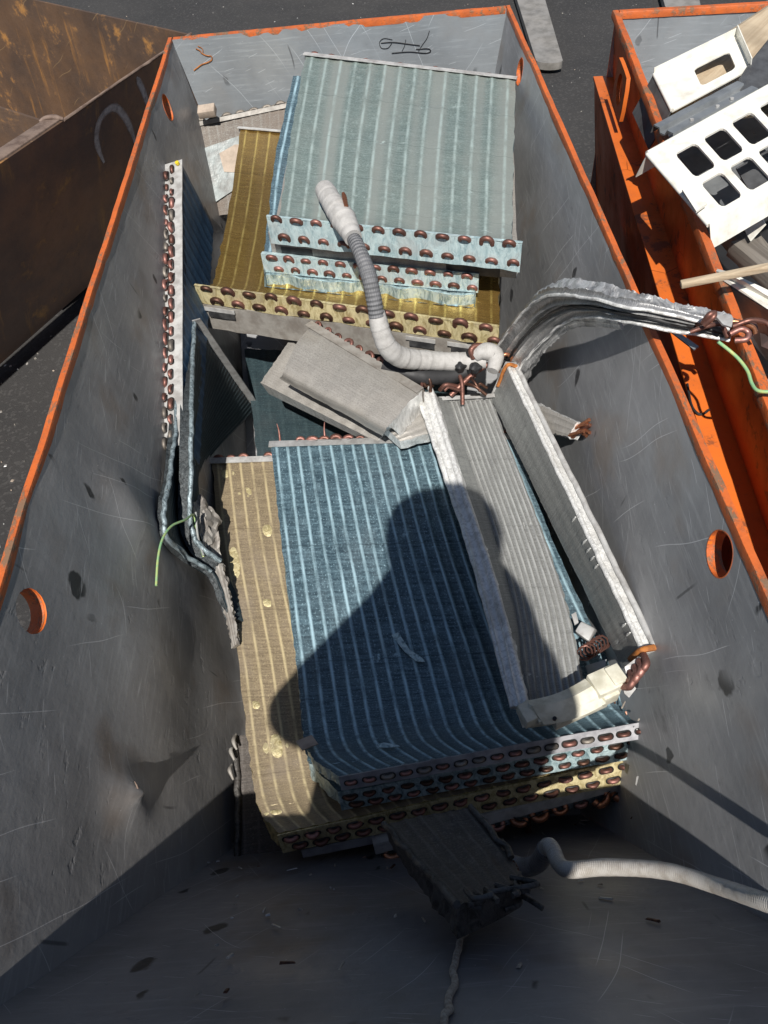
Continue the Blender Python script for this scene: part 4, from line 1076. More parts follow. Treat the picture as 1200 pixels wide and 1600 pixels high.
# cream plastic end bracket
def px(*q): return [pt(p) for p in q]
m = MB()
B0 = Patch([(806, 1118, .425), (815, 1108, .445), (838, 1143, .42)], [(930, 1062, .425), (935, 1068, .445), (965, 1095, .42)])
vs, fs = [], []; n = 26; k = 7
for i in range(n + 1):
    u = i / n; h = .012 * (1 if .1 < u < .92 else .3); sag = -.010 * math.sin(math.pi * u)
    for j in range(k):
        v = j / (k - 1); w = (h if 0 < j < k - 1 else -.02); vs.append(B0.P(u, v, w) + V((0, sag, 0)))
for i in range(n):
    for j in range(k - 1): fs.append([i * k + j, i * k + j + 1, (i + 1) * k + j + 1, (i + 1) * k + j])
fs.append([j for j in range(k)]); fs.append([n * k + j for j in range(k)][::-1])
m.add(vs, fs)
br = m.build('end_bracket', 'cream', ev, sharp=25)
def block(c, ax, w, d, h, parent, mat='cream', name='bracket_rib', bev=.0015):
    ax = ax.normalized(); MB().bar(c - ax * w / 2, c + ax * w / 2, (0, 0, 1), d, h, 0, bev).build(name, mat, parent, sharp=30)
axb = pt((930, 1062, .43)) - pt((806, 1118, .43))
block(at(870, 1108, .431), axb, .075, .022, .012, br, name='bracket_panel')
block(at(905, 1094, .431), axb, .030, .030, .018, br)
block(at(822, 1122, .425), axb, .018, .030, .024, br)
block(at(940, 1078, .425), axb, .040, .036, .034, br, name='bracket_clip')
block(at(958, 1066, .435), axb, .022, .030, .028, br, name='bracket_clip')
block(at(948, 1092, .42), axb, .026, .018, .026, br, name='bracket_clip')
block(at(905, 1118, .40), axb, .09, .012, .02, br, name='bracket_flange')
tabp = at(985, 1078, .43)
MB().sheet([at(972, 1070, .435), at(985, 1062, .445), at(994, 1076, .44), at(983, 1090, .43), at(976, 1084, .43)], V((0, -.4, 1)), .004).build('bracket_tab', 'plate_white', br)
cs = at(867, 1122, .447); v_, f_, u_ = tube_geo([cs, cs + V((0, 0, -.004))], .003, seg=8); obj('screw_hole', v_, f_, 'black', br, u_)

# long narrow slab standing beside it
K = Patch([(768, 624, .395), (870, 835, .372), (973, 1046, .365)], [(791, 572, .475), (897, 797, .472), (1003, 1022, .47)])
kb = thing_for(K, 'evaporator_coil', 'long narrow aluminium coil standing on edge right of the ribbed evaporator', 'coil', .02, COIL)
slab('fin_pack', K, .024, ['fin_plain', 'edge_alu'], kb, 3, nv=110, seed=23, jit=.0025, ridge=.0006, dent=.001)
tube('folded_edge', [K.P(1.0, 0, -.004), K.P(1.0, .5, -.004), K.P(1., 1, -.004)], .0045, 'edge_alu', kb, seg=8, per=40, wob=.0016)
tube('folded_edge', [K.P(1.03, 0, -.022), K.P(1.03, .5, -.022), K.P(1.03, 1, -.022)], .005, 'plate_white', kb, seg=8, per=40, wob=.0012)
strip_on(K, 0, -.1, 1.1, -.026, .004, .002, 'tube_sheet', 'plate_white', kb)
cc = K.P(.75, 0, -.008) + V((0, .01, .01))
tube('tube_loop', [cc + V((-.014, 0, -.01)), cc + V((-.012, .01, .014)), cc + V((.002, .014, .024)), cc + V((.014, .012, .012)), cc + V((.012, .004, -.008))], .0042, 'copper_bright', kb, seg=8)
tube('rusty_collar', [K.P(.45, .006, .002), K.P(1.05, .006, .002), K.P(1.06, .006, -.02)], .004, 'ruststreak', kb, seg=6)
tube('rusty_collar', [K.P(.55, .992, .002), K.P(1.05, .992, .002), K.P(1.06, .992, -.02)], .005, 'ruststreak', kb, seg=6)
for i in range(4):
    u, v = 1006 - i * 7, 1024 + i * 9
    tube('tube_bend', [(u, v, .478 - i * .006), (u + 4, v + 12, .49 - i * .006), (u - 2, v + 22, .484 - i * .006), (u - 11, v + 22, .47 - i * .006)], .0056, 'copper_pink', kb, seg=8)
MB().sheet(px((976, 1042, .462), (997, 1026, .472), (1000, 1034, .47), (980, 1060, .455)), V((0, 0, 1)), .003).build('end_plate', 'plate_white', kb)
# crumpled dents along its edge
for v in (.52, .60, .63, .66, .69, .9, .93):
    c = K.P(.96, v, .001); tube('fin_dent', [c, c + K.frame(1, v)[0] * -.012 + V((0, 0, .002)), c + K.frame(1, v)[0] * -.02], [.001, .002, .0008], 'edge_alu', kb, seg=5, per=3)

# bracket with a copper spring between the two
sp = empty('fan_guide', at(915, 1000, .36), 'small clear bracket with a coil of dark copper capillary between the two silver coils', 'bracket')
m = MB(); m.hexa(px((898, 990, .35), (922, 1006, .35), (934, 984, .35), (910, 972, .35), (898, 986, .39), (920, 1002, .39), (930, 982, .39), (908, 970, .39)), 0, .003); m.build('clip', 'plate_white', sp)
m = MB(); m.sheet(px((893, 960, .39), (900, 956, .40), (904, 972, .39), (898, 976, .385)), V((0, 0, 1)), .003); m.build('clip_ear', 'plate_white', sp)
hp = []
for i in range(56):
    a = i / 9 * 2 * math.pi; c = at(912 + i * .55, 1022 - i * .35, .36); hp.append(c + V((math.cos(a) * .014, math.sin(a) * .006, math.sin(a) * .016)))
tube('capillary_coil', hp, .0017, 'copper', sp, seg=5, per=1)
m = MB(); m.sheet(px((915, 1040, .34), (948, 1030, .36), (944, 1046, .35), (922, 1062, .33)), V((0, 0, 1)), .003); m.build('film', 'galv', sp)

# ------------------------------------------------------------------ twisted silver coil arching over the right rim
AP = [(790, 568, .45), (815, 527, .55), (846, 490, .64), (880, 470, .715), (930, 478, .765), (985, 488, .795), (1040, 500, .805), (1100, 508, .805), (1146, 518, .80)]
AL = [(771, 540, .46), (808, 491, .58), (838, 459, .68), (872, 449, .75), (920, 456, .79), (975, 469, .815), (1040, 482, .82), (1095, 494, .815), (1140, 507, .81)]
AR = [(806, 606, .42), (828, 570, .50), (858, 535, .575), (890, 505, .655), (935, 495, .735), (990, 503, .775), (1045, 515, .785), (1100, 524, .785), (1142, 530, .785)]
A1 = Patch(AL, AR)
ar = thing_for(A1, 'evaporator_coil', 'crumpled silver coil arching over the right rim of the hopper, copper ends outside', 'coil', .02, COIL)
slab('fin_pack', A1, .020, ['fin_foil', 'foil'], ar, 4, nv=140, seed=24, jit=.005, ridge=.007, dent=.005, sub=8)
AR2 = [(806, 606, .42), (833, 575, .485), (868, 540, .56), (905, 515, .635), (945, 505, .70), (975, 505, .74)]
AL2 = [(800, 590, .425), (822, 560, .50), (852, 528, .58), (885, 502, .65), (925, 497, .72), (965, 502, .755)]
slab('side_flap', Patch(AL2, [(p[0] + 6, p[1] + 14, p[2] - .02) for p in AL2]), .006, ['foil', 'foil'], ar, 2, nv=60, seed=25, jit=.004)
for k, f in enumerate((.12, .5, .88)):
    P = [A1.P(f, t / 8, .006) for t in range(9)]
    tube('seam', P, .0028, 'edge_alu' if k != 1 else 'black', ar, seg=6, per=12, wob=.0022)
e0 = pt((1135, 515, .80))
for k in range(7):
    c = e0 + V((random.uniform(-.06, .0), random.gauss(0, .01), random.gauss(.004, .006)))
    tube('tube_stub', [c, c + V((.022, random.gauss(0, .006), .008)), c + V((.045, random.gauss(-.004, .008), .002)), c + V((.05, random.gauss(-.012, .004), -.006))], .0034, random.choice(['copper_bright', 'copper', 'copper_pink']), ar, seg=7)
tube('tube_loop', [(1098, 505, .825), (1108, 492, .84), (1116, 489, .84), (1114, 496, .838), (1100, 508, .825)], .0038, 'copper', ar, seg=8)
tube('tube_loop', [(1140, 522, .81), (1158, 514, .815), (1169, 520, .812), (1166, 530, .808), (1148, 532, .805)], .0042, 'copper_pink', ar, seg=8)
MB().sheet(px((1118, 493, .83), (1143, 492, .835), (1146, 498, .835), (1143, 511, .832), (1130, 507, .83)), V((0, -.5, 1)), .004).build('end_clip', 'plate_white', ar)
gw = tube('earth_wire', [(1122, 534, .79), (1140, 548, .78), (1155, 562, .775), (1168, 580, .77), (1175, 600, .768), (1186, 611, .77), (1215, 612, .775)], .0026, 'green', None, seg=7, per=8)
tag(gw, 'green and yellow wire drooping from the arched coil over the orange bin', 'wire')
st = MB().hexa(px((1048, 520, .76), (1056, 518, .76), (1092, 543, .74), (1084, 548, .74), (1048, 518, .764), (1056, 516, .764), (1092, 541, .744), (1084, 546, .744))).build('metal_strip', 'galv', None)
tag(st, 'short grey metal strip sticking out under the arched coil above the orange ledge', 'metal strip')

# end of another coil reaching for the right wall
T = Patch([(832, 628, .45), (866, 643, .475), (902, 660, .50)], [(836, 668, .43), (862, 676, .455), (888, 683, .475)])
to = thing_for(T, 'evaporator_coil', 'end of a narrow grey coil with splayed copper tubes resting on the right wall', 'coil', .02, COIL)
slab('fin_pack', T, .025, ['fin_grey', 'edge_alu'], to, 3, nv=30, seed=26, jit=.004)
for k in range(8):
    c = T.P(random.uniform(.1, 1), .98, random.uniform(-.02, .0)); tube('tube_stub', [c, c + V((.012, random.gauss(-.006, .005), .014)), c + V((.020, random.gauss(-.014, .010), random.gauss(.026, .006)))], .0036, random.choice(['copper_bright', 'copper', 'copper_bright']), to, seg=7)
tl = tube('copper_loop', [(876, 752, .40), (878, 742, .415), (886, 740, .42), (889, 748, .415), (884, 762, .40)], .004, 'copper_pink', None, seg=8)
tag(tl, 'small copper loop peeping out on the right wall behind the standing coil', 'copper tube')

# ------------------------------------------------------------------ pipes wrapped in white tape
def WR(L): return .045 * ((L * 32) % 1) - .02 + .06 * noise.noise(V((L * 30, 0, 0))) + .03 * noise.noise(V((L * 110, 5, 0)))   # overlapping turns of tape
pp = empty('insulated_pipe', at(600, 545, .42), 'pipe wrapped in white tape with grey foam showing, bent across the middle of the heap', 'pipe')
tube('taped_end', [(507, 296, .72), (520, 318, .72), (538, 345, .715), (552, 372, .71)], [.020, .022, .024, .017], 'tape', pp, seg=18, per=26, ring=WR)
tube('foam_sleeve', [(549, 366, .708), (563, 395, .705), (576, 430, .685), (583, 462, .655), (589, 495, .62)], [.0135, .014, .015, .015, .0145], 'foam', pp, seg=16, per=26, ring=lambda L: .05 * noise.noise(V((L * 40, 2, 0))) + .02 * math.sin(L * 700))
tube('taped_length', [(588, 488, .625), (596, 520, .59), (608, 545, .555), (630, 559, .52), (670, 563, .49), (715, 565, .475), (758, 562, .475)], [.016, .0185, .020, .0205, .0195, .019, .018], 'tape', pp, seg=18, per=26, ring=WR)
tube('brass_fitting', [(541, 322, .74), (538, 308, .745), (536, 301, .75)], [.004, .005, .003], 'copper_bright', pp, seg=8)
for a, z in (((718, 573), .475), ((736, 552), .49), ((742, 575), .48)):
    c = at(a[0], a[1], z)
    bm = bmesh.new(); bmesh.ops.create_icosphere(bm, subdivisions=3, radius=.013)
    for v in bm.verts: v.co = v.co * (1 + .5 * noise.noise(v.co * 95 + c * 10)); v.co.z *= .8
    vs = [v.co + c for v in bm.verts]; bm.verts.index_update(); fs = [[v.index for v in f.verts] for f in bm.faces]; bm.free()
    obj('tape_knot', vs, fs, 'rubber', pp)
tube('taped_stub', [(742, 556, .49), (760, 548, .50), (775, 558, .49), (770, 580, .475)], [.013, .018, .017, .012], 'tape', pp, seg=12, wob=.003)
tube('copper_elbow', [(740, 560, .49), (736, 548, .505), (742, 541, .51), (752, 540, .508)], .006, 'copper', pp, seg=8)
bp = tube('black_pipe', [(600, 572, .47), (630, 582, .465), (660, 588, .46), (700, 588, .45), (728, 580, .455)], .017, 'rubber', None, seg=12)
tag(bp, 'black rubber pipe lying below the white taped pipe', 'pipe')

# ------------------------------------------------------------------ on the sloping near wall
SLOPE = (ZR - ZF) / (YB - YN); NS = V((0, SLOPE, 1)).normalized()
def on_slope(u, v, h=0.): return onplane(u, v, V((0, YN, ZR)) + NS * h, NS)
I1 = Patch([on_slope(600, 1288, .10), on_slope(655, 1352, .075), on_slope(716, 1414, .06)], [on_slope(738, 1262, .12), on_slope(785, 1322, .085), on_slope(822, 1376, .06)])
io = thing_for(I1, 'evaporator_coil', 'grimy black coil propped on the sloping near wall under the stack', 'coil', .02, COIL)
slab('fin_pack', I1, .035, ['fin_grime', 'edge_grime'], io, 6, nv=40, seed=27, jit=.004, dent=.004)
tube('folded_edge', [I1.P(-.01, 0, .002), I1.P(-.01, .5, .003), I1.P(-.01, 1, .002)], .0045, 'edge_grime', io, seg=8, per=40, wob=.0035)
tube('folded_edge', [I1.P(1.0, 0, .002), I1.P(1.0, .5, .003), I1.P(1.0, .7, .002)], .004, 'edge_grime', io, seg=8, per=30, wob=.004)
for k in range(12):
    c = I1.P(random.uniform(.1, 1), .97, random.uniform(-.02, .01)); d = (I1.P(.5, 1) - I1.P(.5, .9)).normalized()
    tube('dusty_tube', [c, c + d * .02 + V((random.gauss(0, .012), 0, .005)), c + d * .03 + V((random.gauss(0, .02), random.gauss(0, .004), .004))], .0032, 'edge_grime', io, seg=6)
lead = tube('dusty_lead', [on_slope(742, 1405, .03), on_slope(700, 1412, .035), on_slope(760, 1412, .03), on_slope(800, 1385, .05), on_slope(806, 1360, .06), on_slope(800, 1348, .07)], .004, 'copper_dark', io, seg=7)
cd = tube('frayed_cord', [on_slope(797, 1398, .03), on_slope(790, 1412, .012), on_slope(770, 1425, .006), on_slope(735, 1442, .005), on_slope(722, 1465, .005), on_slope(712, 1500, .005), on_slope(705, 1540, .005), on_slope(700, 1570, .005), on_slope(692, 1612, .004)], .0038, 'cord', None, seg=7, per=14, wob=.0045)
tag(cd, 'frayed brown cord trailing down the sloping near wall', 'cord')
dp = tube('drop_pipe', [(820, 1240, .17), (824, 1275, .15), (826, 1310, .12)], .006, 'copper_dark', None, seg=8)
tag(dp, 'dark thin pipe standing in the shade under the near stack', 'pipe')
def over(u, v, off):
    """point of the sight line `off` metres above the near rim's shadow"""
    k = -SUN_DIR.z / SUN_DIR.y; n = V((0, k, 1)); return onplane(u, v, V((0, YN, ZR + off)), n)
hs = empty('drain_hose', on_slope(860, 1350), 'grey corrugated drain hose running from the grimy coil over the near right corner', 'hose')
HR_ = lambda L: .012 * math.sin(L * 1100) + .05 * noise.noise(V((L * 25, 0, 0))) + .03 * noise.noise(V((L * 90, 0, 3)))
tube('dark_length', [(798, 1350, .37), (818, 1355, .385), (838, 1350, .41), (849, 1336, .435), (854, 1326, .45)], .0125, 'hose_dark', hs, seg=14, per=22, ring=HR_)
tube('pale_length', [(851, 1331, .443), (857, 1322, .458), (864, 1329, .468), (874, 1350, .487), over(892, 1359, .03), over(950, 1355, .05), over(1040, 1361, .075), over(1120, 1384, .09), over(1200, 1411, .125), over(1270, 1434, .13), over(1420, 1497, .115)], [.0105, .0105, .0102, .010, .0098, .0095, .009, .0085, .0085, .0085, .0085], 'hose', hs, seg=14, per=22, ring=HR_)
for k in range(6):
    c = over(1000 + k * 5, 1352 + random.uniform(-3, 1), .055); tube('paint_fleck', [c, c + V((random.gauss(0, .003), 0, .006))], [.002, .0006], 'plate_white', hs, seg=5, per=2)

# shreds of fin and grit that slid to the foot of the walls
def shreds():
    m = MB()
    for k in range(180):
        if k < 70:
            t = random.random() ** 2.2; x = random.uniform(xl(.2) + .04, xr(.2) - .03); z = ZF + .02 + t * .55; y = YN + (ZR - z) / SLOPE; c = V((x, y, z)) + NS * .004; nn = NS
        elif k < 140: c = V((random.uniform(xl(ZF) + .03, xr(ZF) - .03), random.uniform(YB, .75), ZF + .006)); nn = V((0, 0, 1))
        else:
            y = random.uniform(.3, 1.0); z = random.uniform(.1, .4); c = V((xr(z) - .008, y, z)); nn = V((-1, 0, .16)).normalized()
        e = nn.orthogonal().normalized(); f = nn.cross(e); a = random.uniform(0, 6.3); u = e * math.cos(a) + f * math.sin(a); w = nn.cross(u)
        L = random.choice((.002, .003, .005, .009)); W = random.choice((.0008, .0012, .0022)); h = random.uniform(.0006, .002)
        m.hexa([c - u * L - w * W, c + u * L - w * W, c + u * L + w * W, c - u * L + w * W, c - u * L * .8 - w * W * .6 + nn * h, c + u * L * .9 - w * W * .6 + nn * h * 1.6, c + u * L * .9 + w * W * .6 + nn * h * 1.6, c - u * L * .8 + w * W * .6 + nn * h], random.choice((0, 0, 1, 2, 2)))
    tag(m.build('fin_shreds', ['plate_alu', 'copper_dark', 'cord'], None, smooth=False), 'loose shreds of fin and grit at the foot of the hopper walls', 'debris', None, 'stuff')
shreds()

# ------------------------------------------------------------------ scrap in the orange bin
def plate(name, pxs, t, mat, label, cat, n=V((0, 0, 1)), smooth=False, group=None):
    P = [pt(p) for p in pxs]; nn = (P[1] - P[0]).cross(P[2] - P[0]).normalized(); nn = nn if nn.z > 0 else -nn
    m = MB(); m.sheet(P, nn, t); c = P[0]; e = (P[1] - P[0]).normalized(); f = nn.cross(e)
    m.uv = [((v - c).dot(e), (v - c).dot(f)) for v in m.v]
    return tag(m.build(name, mat, None, smooth=smooth), label, cat, group)
plate('plywood_board', [(1036, 128, .752), (1090, 84, .772), (1210, 4, .80), (1300, 40, .80), (1230, 175, .765), (1060, 195, .748)], .02, 'wood', 'broad weathered plywood board lying across the orange bin under the white panels', 'board')
# white panel with a square cut-out
W0, W1, W2, W3 = (pt(p) for p in ((1022, 118, .775), (1150, 56, .815), (1172, 108, .80), (1050, 174, .765)))
def in_quad(u, v): return W0.lerp(W1, u).lerp(W3.lerp(W2, u), v)
wp = empty('white_cover', in_quad(.5, .5) - V((0, 0, .05)), 'white metal panel with one rectangular cut-out in the orange bin', 'panel')
def holed(name, quad, us, vs_, holes, t, mat, parent, cham=.0):
    """sheet divided at us/vs_, with the listed cells left open and their corners rounded off"""
    n = ((quad(1, 0) - quad(0, 0)).cross(quad(0, 1) - quad(0, 0))).normalized(); n = n if n.z > 0 else -n
    m = MB()
    for i in range(len(us) - 1):
        for j in range(len(vs_) - 1):
            a, b, c, d = us[i], us[i + 1], vs_[j], vs_[j + 1]
            if (i, j) in holes:
                ca = cham; ea = (b - a) * ca; eb = (d - c) * ca
                for (x, y, sx, sy) in ((a, c, 1, 1), (b, c, -1, 1), (b, d, -1, -1), (a, d, 1, -1)):
                    tri = [quad(x, y), quad(x + sx * ea, y), quad(x + sx * ea * .35, y + sy * eb * .35), quad(x, y + sy * eb)]
                    m.sheet(tri, n, t)
            else: m.sheet([quad(a, c), quad(b, c), quad(b, d), quad(a, d)], n, t)
    m.build(name, mat, parent, smooth=False); return n
nrm = holed('face', in_quad, [0, .42, .86, 1], [0, .30, .80, 1], {(1, 1)}, .003, 'white', wp, .12)
MB().sheet([W0, W1, W1 + nrm * .016, W0 + nrm * .016], (W3 - W0), .002).build('flange', 'white', wp, smooth=False)
MB().sheet([W1, W2, W2 + nrm * .022, W1 + nrm * .022], (W0 - W1), .002).build('flange', 'white', wp, smooth=False)
MB().sheet([W0, W3, W3 + V((-.03, 0, -.075)), W0 + V((-.03, 0, -.075))], V((1, 0, 0)), .003).build('end_flap', 'greyplate', wp, smooth=False)
tube('edge_lip', [W0 + nrm * .002, W3 + nrm * .002], .004, 'white', wp, seg=8)
# galvanised channel
g0, g1 = pt((1040, 208, .775)), pt((1172, 138, .80)); gd = (g1 - g0).normalized(); gs = gd.cross(V((0, 0, 1))).normalized()
gc = empty('galvanised_channel', g0.lerp(g1, .5) - V((0, 0, .03)), 'pressed galvanised metal channel between the two white panels', 'channel')
prof = [(-.038, -.012), (-.034, .004), (-.018, .004), (-.014, -.004), (-.002, -.004), (.002, .006), (.018, .006), (.022, -.004), (.032, -.004), (.036, -.016)]
vs, fs = [], []; n = 20
for i in range(n + 1):
    p = g0.lerp(g1, i / n)
    for (x, z) in prof: vs.append(p + gs * x + V((0, 0, z + .001 * noise.noise(p * 30))))
k = len(prof)
for i in range(n):
    for j in range(k - 1): fs.append([i * k + j, i * k + j + 1, (i + 1) * k + j + 1, (i + 1) * k + j])
N = len(vs); vs += [v - V((0, 0, .002)) for v in vs]; fs += [[q + N for q in f][::-1] for f in fs]
obj('channel_body', vs, fs, 'galv', gc, sharp=25)
for t in (.25, .55, .72):
    c = g0.lerp(g1, t) + gs * .01 + V((0, 0, .006)); v_, f_, u_ = tube_geo([c, c + V((0, 0, .003))], .004, seg=8); obj('rivet', v_, f_, 'plate_white', gc, u_)
plate('grey_plate', [(1158, 122, .80), (1175, 95, .81), (1205, 58, .82), (1290, 60, .82), (1290, 175, .80), (1172, 148, .80), (1162, 140, .80)], .006, 'greyplate', 'dark grey moulded plate at the right edge of the picture in the orange bin', 'plate')
# the white grille
Q0, Q1, Q2, Q3 = (pt(p) for p in ((1012, 238, .80), (1240, 112, .86), (1340, 214, .84), (1108, 349, .78)))
def gq(u, v): return Q0.lerp(Q1, u).lerp(Q3.lerp(Q2, u), v)
vg = empty('vent_grille', gq(.5, .5) - V((0, 0, .05)), 'big white metal grille with two rows of square openings in the orange bin', 'grille')
us = [0, .115, .255, .305, .445, .495, .635, .685, .825, 1]; vv = [0, .17, .52, .60, .93, 1.0]
ng = holed('face', gq, us, vv, {(1, 1), (3, 1), (5, 1), (7, 1), (1, 3), (3, 3), (5, 3), (7, 3)}, .004, 'white', vg, .14)
tube('rolled_edge', [Q0 - ng * .004, Q1 - ng * .004], .006, 'white', vg, seg=10)
tube('rolled_edge', [Q0 - ng * .004, Q3 - ng * .004], .004, 'white', vg, seg=10)
MB().sheet([Q0, Q1, Q1 - V((.01, -.01, .05)), Q0 - V((.01, -.01, .05))], V((0, 1, 0)), .003).build('flange', 'white', vg, smooth=False)
MB().sheet([Q3, Q2, Q2 - V((-.01, .012, .04)), Q3 - V((-.01, .012, .04))], V((0, 1, 0)), .003).build('flange', 'white', vg, smooth=False)
MB().sheet([at(1066, 296, .80), at(1081, 287, .80), at(1105, 318, .797), at(1088, 330, .795)], ng, .004).build('corner_tab', 'white', vg, smooth=False)
plate('galvanised_sheet', [(1042, 215, .66), (1190, 130, .70), (1260, 240, .70), (1120, 330, .66)], .003, 'galv', 'grey galvanised sheet seen through the openings of the white grille', 'sheet')
plate('grey_offcut', [(1150, 262, .745), (1235, 215, .76), (1262, 250, .755), (1172, 300, .74)], .003, 'greyplate', 'dark grey offcut lying under the right half of the white grille', 'sheet')
# timbers, sticks and panels below
def timber(name, a, b, w, h, mat, label, cat='board', group=None):
    a, b = pt(a), pt(b); m = MB(); m.bar(a, b, (0, 0, 1), w, h, 0, .002); d = (b - a).normalized()
    m.uv = [((v - a).dot(d), (v - a).dot(d.cross(V((0, 0, 1)))) + v.z) for v in m.v]
    return tag(m.build(name, mat, None, sharp=30), label, cat, group)
timber('timber', (1110, 335, .62), (1185, 430, .60), .05, .04, 'woodgrey', 'grey weathered timber leaning below the white grille')
timber('timber', (1085, 230, .55), (1260, 330, .55), .06, .04, 'woodgrey', 'grey plank seen through the openings of the white grille')
timber('timber', (1040, 150, .5), (1290, 120, .5), .08, .04, 'woodgrey', 'grey plank deep in the orange bin under the plywood')
timber('wood_strip', (1063, 449, .80), (1260, 410, .83), .011, .010, 'wood', 'thin pale splintered wooden strip poking over the orange bin rim', 'stick')
sl = timber('wood_strip', (1150, 395, .66), (1240, 470, .66), .045, .03, 'woodgrey', 'dark timber beside the splintered strip at the right edge')
plate('white_sheet', [(1121, 420, .765), (1140, 425, .78), (1290, 495, .78), (1290, 520, .77), (1200, 478, .77), (1128, 432, .76)], .004, 'white', 'narrow white sheet edge leaning in the orange bin below the splintered strip', 'panel')
plate('grey_cover', [(1128, 436, .755), (1200, 480, .765), (1290, 525, .765), (1290, 640, .62), (1200, 560, .60), (1150, 500, .63)], .004, 'greyplate', 'dark grey panel hanging below the white sheet edge in the orange bin', 'panel')
plate('bin_depth_shade', [(990, 60, .35), (1290, 40, .35), (1500, 700, .35), (1130, 420, .35)], .01, 'black', 'flat black plane added for the deep shade under the scrap in the orange bin', 'sheet')  # added plane, its black colour stands for the unlit depth of the bin
plate('white_offcut', [(1158, 350, .70), (1188, 334, .725), (1196, 350, .72), (1172, 376, .70)], .003, 'white', 'small white metal offcut in the dark below the grille', 'offcut')
plate('white_flap', [(1186, 470, .70), (1240, 500, .72), (1240, 560, .66), (1192, 540, .66)], .003, 'white', 'white flap against the grey cover at the right edge of the picture', 'offcut')
bc = tube('black_cable', [(1128, 372, .62), (1150, 352, .66), (1180, 362, .67), (1215, 340, .67)], .007, 'rubber', None, seg=8)
tag(bc, 'black cable lying over the timbers below the grille', 'cable')
MB_w = tube('wire_loop', [(1074, 600, .603), (1080, 632, .604), (1090, 646, .604), (1100, 646, .604), (1108, 640, .604)], .0022, 'rubber', None, seg=6)
tag(MB_w, 'short black wire curled on the orange side ledge', 'wire')

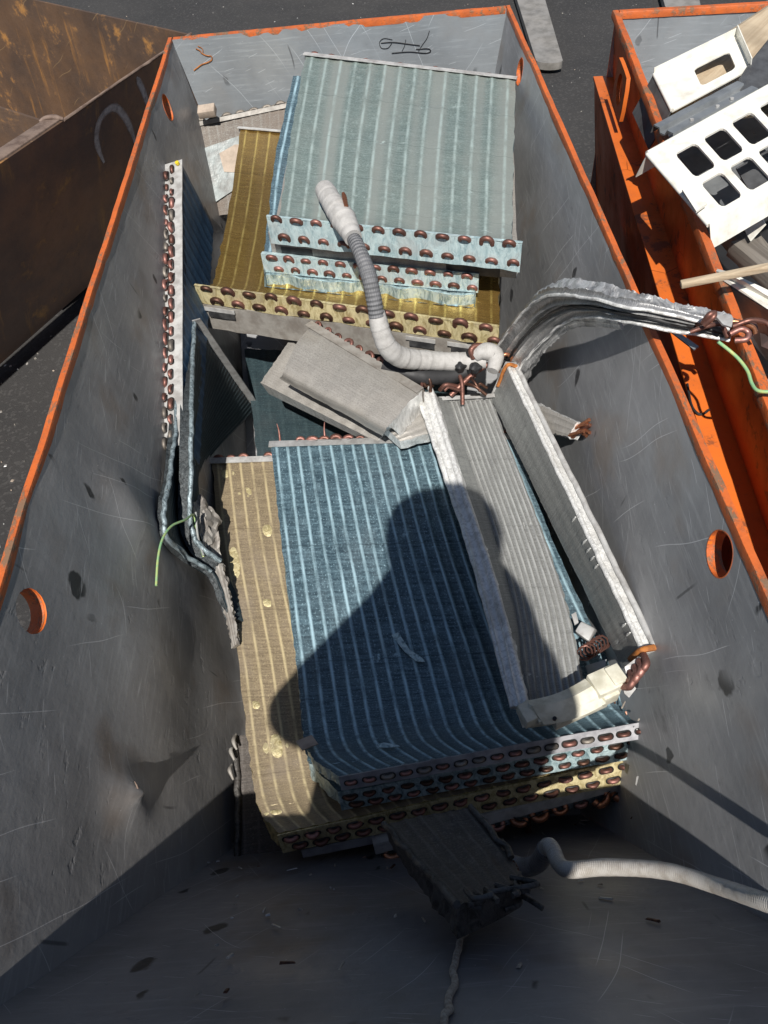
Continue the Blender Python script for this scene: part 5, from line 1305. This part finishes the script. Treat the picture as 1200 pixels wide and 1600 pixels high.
# ------------------------------------------------------------------ the person taking the picture, standing behind the near wall
def person():
    st = MB(); st.hexa([V((-.5, -.62, 0)), V((.5, -.62, 0)), V((.5, -.05, 0)), V((-.5, -.05, 0)), V((-.5, -.62, .12)), V((.5, -.62, .12)), V((.5, -.05, .12)), V((-.5, -.05, .12))], 0, .006)
    tag(st.build('timber_step', 'woodgrey', None), 'low timber step behind the near end of the hopper', 'step')
    J = {}; E_ = []
    def add(n, p, r, par=None):
        J[n] = (len(J), V(p), r)
        if par: E_.append((J[par][0], J[n][0]))
    hc = CAM - SUN_DIR * .30                                   # head centre
    add('pelvis', (-.10, -.36, 1.0), (.17, .16))
    add('waist', (-.10, -.345, 1.14), (.18, .17), 'pelvis')
    add('chest', (-.06, -.31, 1.30), (.20, .18), 'waist')
    add('gap_or_collar', (-.045, -.275, 1.46), (.115, .11), 'chest')
    add('neck', (hc.x, hc.y - .055, hc.z - .14), (.062, .062), 'gap_or_collar')
    add('jaw', (hc.x, hc.y - .01, hc.z - .05), (.10, .10), 'neck')
    add('skull', (hc.x, hc.y - .005, hc.z + .035), (.135, .135), 'jaw')
    add('crown', (hc.x, hc.y - .01, hc.z + .085), (.105, .105), 'skull')
    add('nose', (hc.x, hc.y + .085, hc.z - .03), (.014, .014), 'jaw')
    for s, n in ((-1, 'l'), (1, 'r')):
        add('shoulder' + n, (-.19 if s < 0 else .115, -.285, 1.46 if s < 0 else 1.51), (.075, .075), 'gap_or_collar')
        add('elbow' + n, (-.305 if s < 0 else .12, -.19 if s < 0 else -.22, 1.26 if s < 0 else 1.32), (.056, .056), 'shoulder' + n)
        add('wrist' + n, (s * .105, -.075, 1.44), (.033, .038), 'elbow' + n)
        add('palm' + n, (s * .085, -.045, 1.475), (.022, .036), 'wrist' + n)
        for k in range(4):
            add('knuckle%d%s' % (k, n), (s * .072, -.030 + k * .004, 1.455 + k * .019), (.0095, .0095), 'palm' + n)
            add('tip%d%s' % (k, n), (s * (.035 + .004 * k), -.046 + k * .003, 1.452 + k * .019), (.008, .008), 'knuckle%d%s' % (k, n))
        add('thumb' + n, (s * .065, -.062, 1.50), (.010, .010), 'palm' + n)
        add('thumbtip' + n, (s * .035, -.064, 1.51), (.009, .009), 'thumb' + n)
        add('hip' + n, (-.07 + s * .10, -.37, .94), (.105, .11), 'pelvis')
        add('knee' + n, (-.07 + s * .12, -.34, .56), (.07, .075), 'hip' + n)
        add('ankle' + n, (-.07 + s * .12, -.38, .21), (.05, .055), 'knee' + n)
        add('heel' + n, (-.07 + s * .12, -.39, .165), (.042, .042), 'ankle' + n)
        add('toe' + n, (-.07 + s * .13, -.22, .152), (.036, .030), 'heel' + n)
    names = list(J); me = bpy.data.meshes.new('person'); me.from_pydata([J[n][1] for n in names], E_, []); o = bpy.data.objects.new('person', me); col.objects.link(o)
    sk = o.modifiers.new('Skin', 'SKIN'); sk.use_smooth_shade = True; o.modifiers.new('Sub', 'SUBSURF').levels = 2
    for n in names:
        d = me.skin_vertices[0].data[J[n][0]]; d.radius = J[n][2]; d.use_root = n == 'pelvis'
    dg = bpy.context.evaluated_depsgraph_get(); ev_ = bpy.data.meshes.new_from_object(o.evaluated_get(dg)); bpy.data.objects.remove(o)
    for k in ('clothtop', 'clothleg', 'skin', 'hair', 'shoe'): ev_.materials.append(M[k])
    base = V((-.07, -.36, .12))
    for p in ev_.polygons:
        c = p.center; h = c - hc
        i = 0
        if c.z < .24: i = 4
        elif c.z < 1.03: i = 1
        if h.length < .19 and c.z > hc.z - .13: i = 3 if (h.z > .04 or h.y < -.03) else 2
        if abs(c.x) < .11 and c.y > -.085 and 1.42 < c.z < 1.55: i = 2
        p.material_index = i; p.use_smooth = True
    ev_.transform(Matrix.Translation(-base)); b = bpy.data.objects.new('person', ev_); b.location = base; col.objects.link(b)
    tag(b, 'person in dark jacket holding up a phone, seen as the shadow on the coils', 'person')
    ph = MB(); up = -DOWN; c = CAM - FWD * .022 + up * -.045
    x = RIGHT * .037; y = up * .076; z = FWD * .0042
    ph.hexa([c - x - y - z, c + x - y - z, c + x + y - z, c - x + y - z, c - x - y + z, c + x - y + z, c + x + y + z, c - x + y + z], 0, .002)
    tag(ph.build('phone', 'black', None), 'black phone held up by the person taking the picture', 'phone')
person()
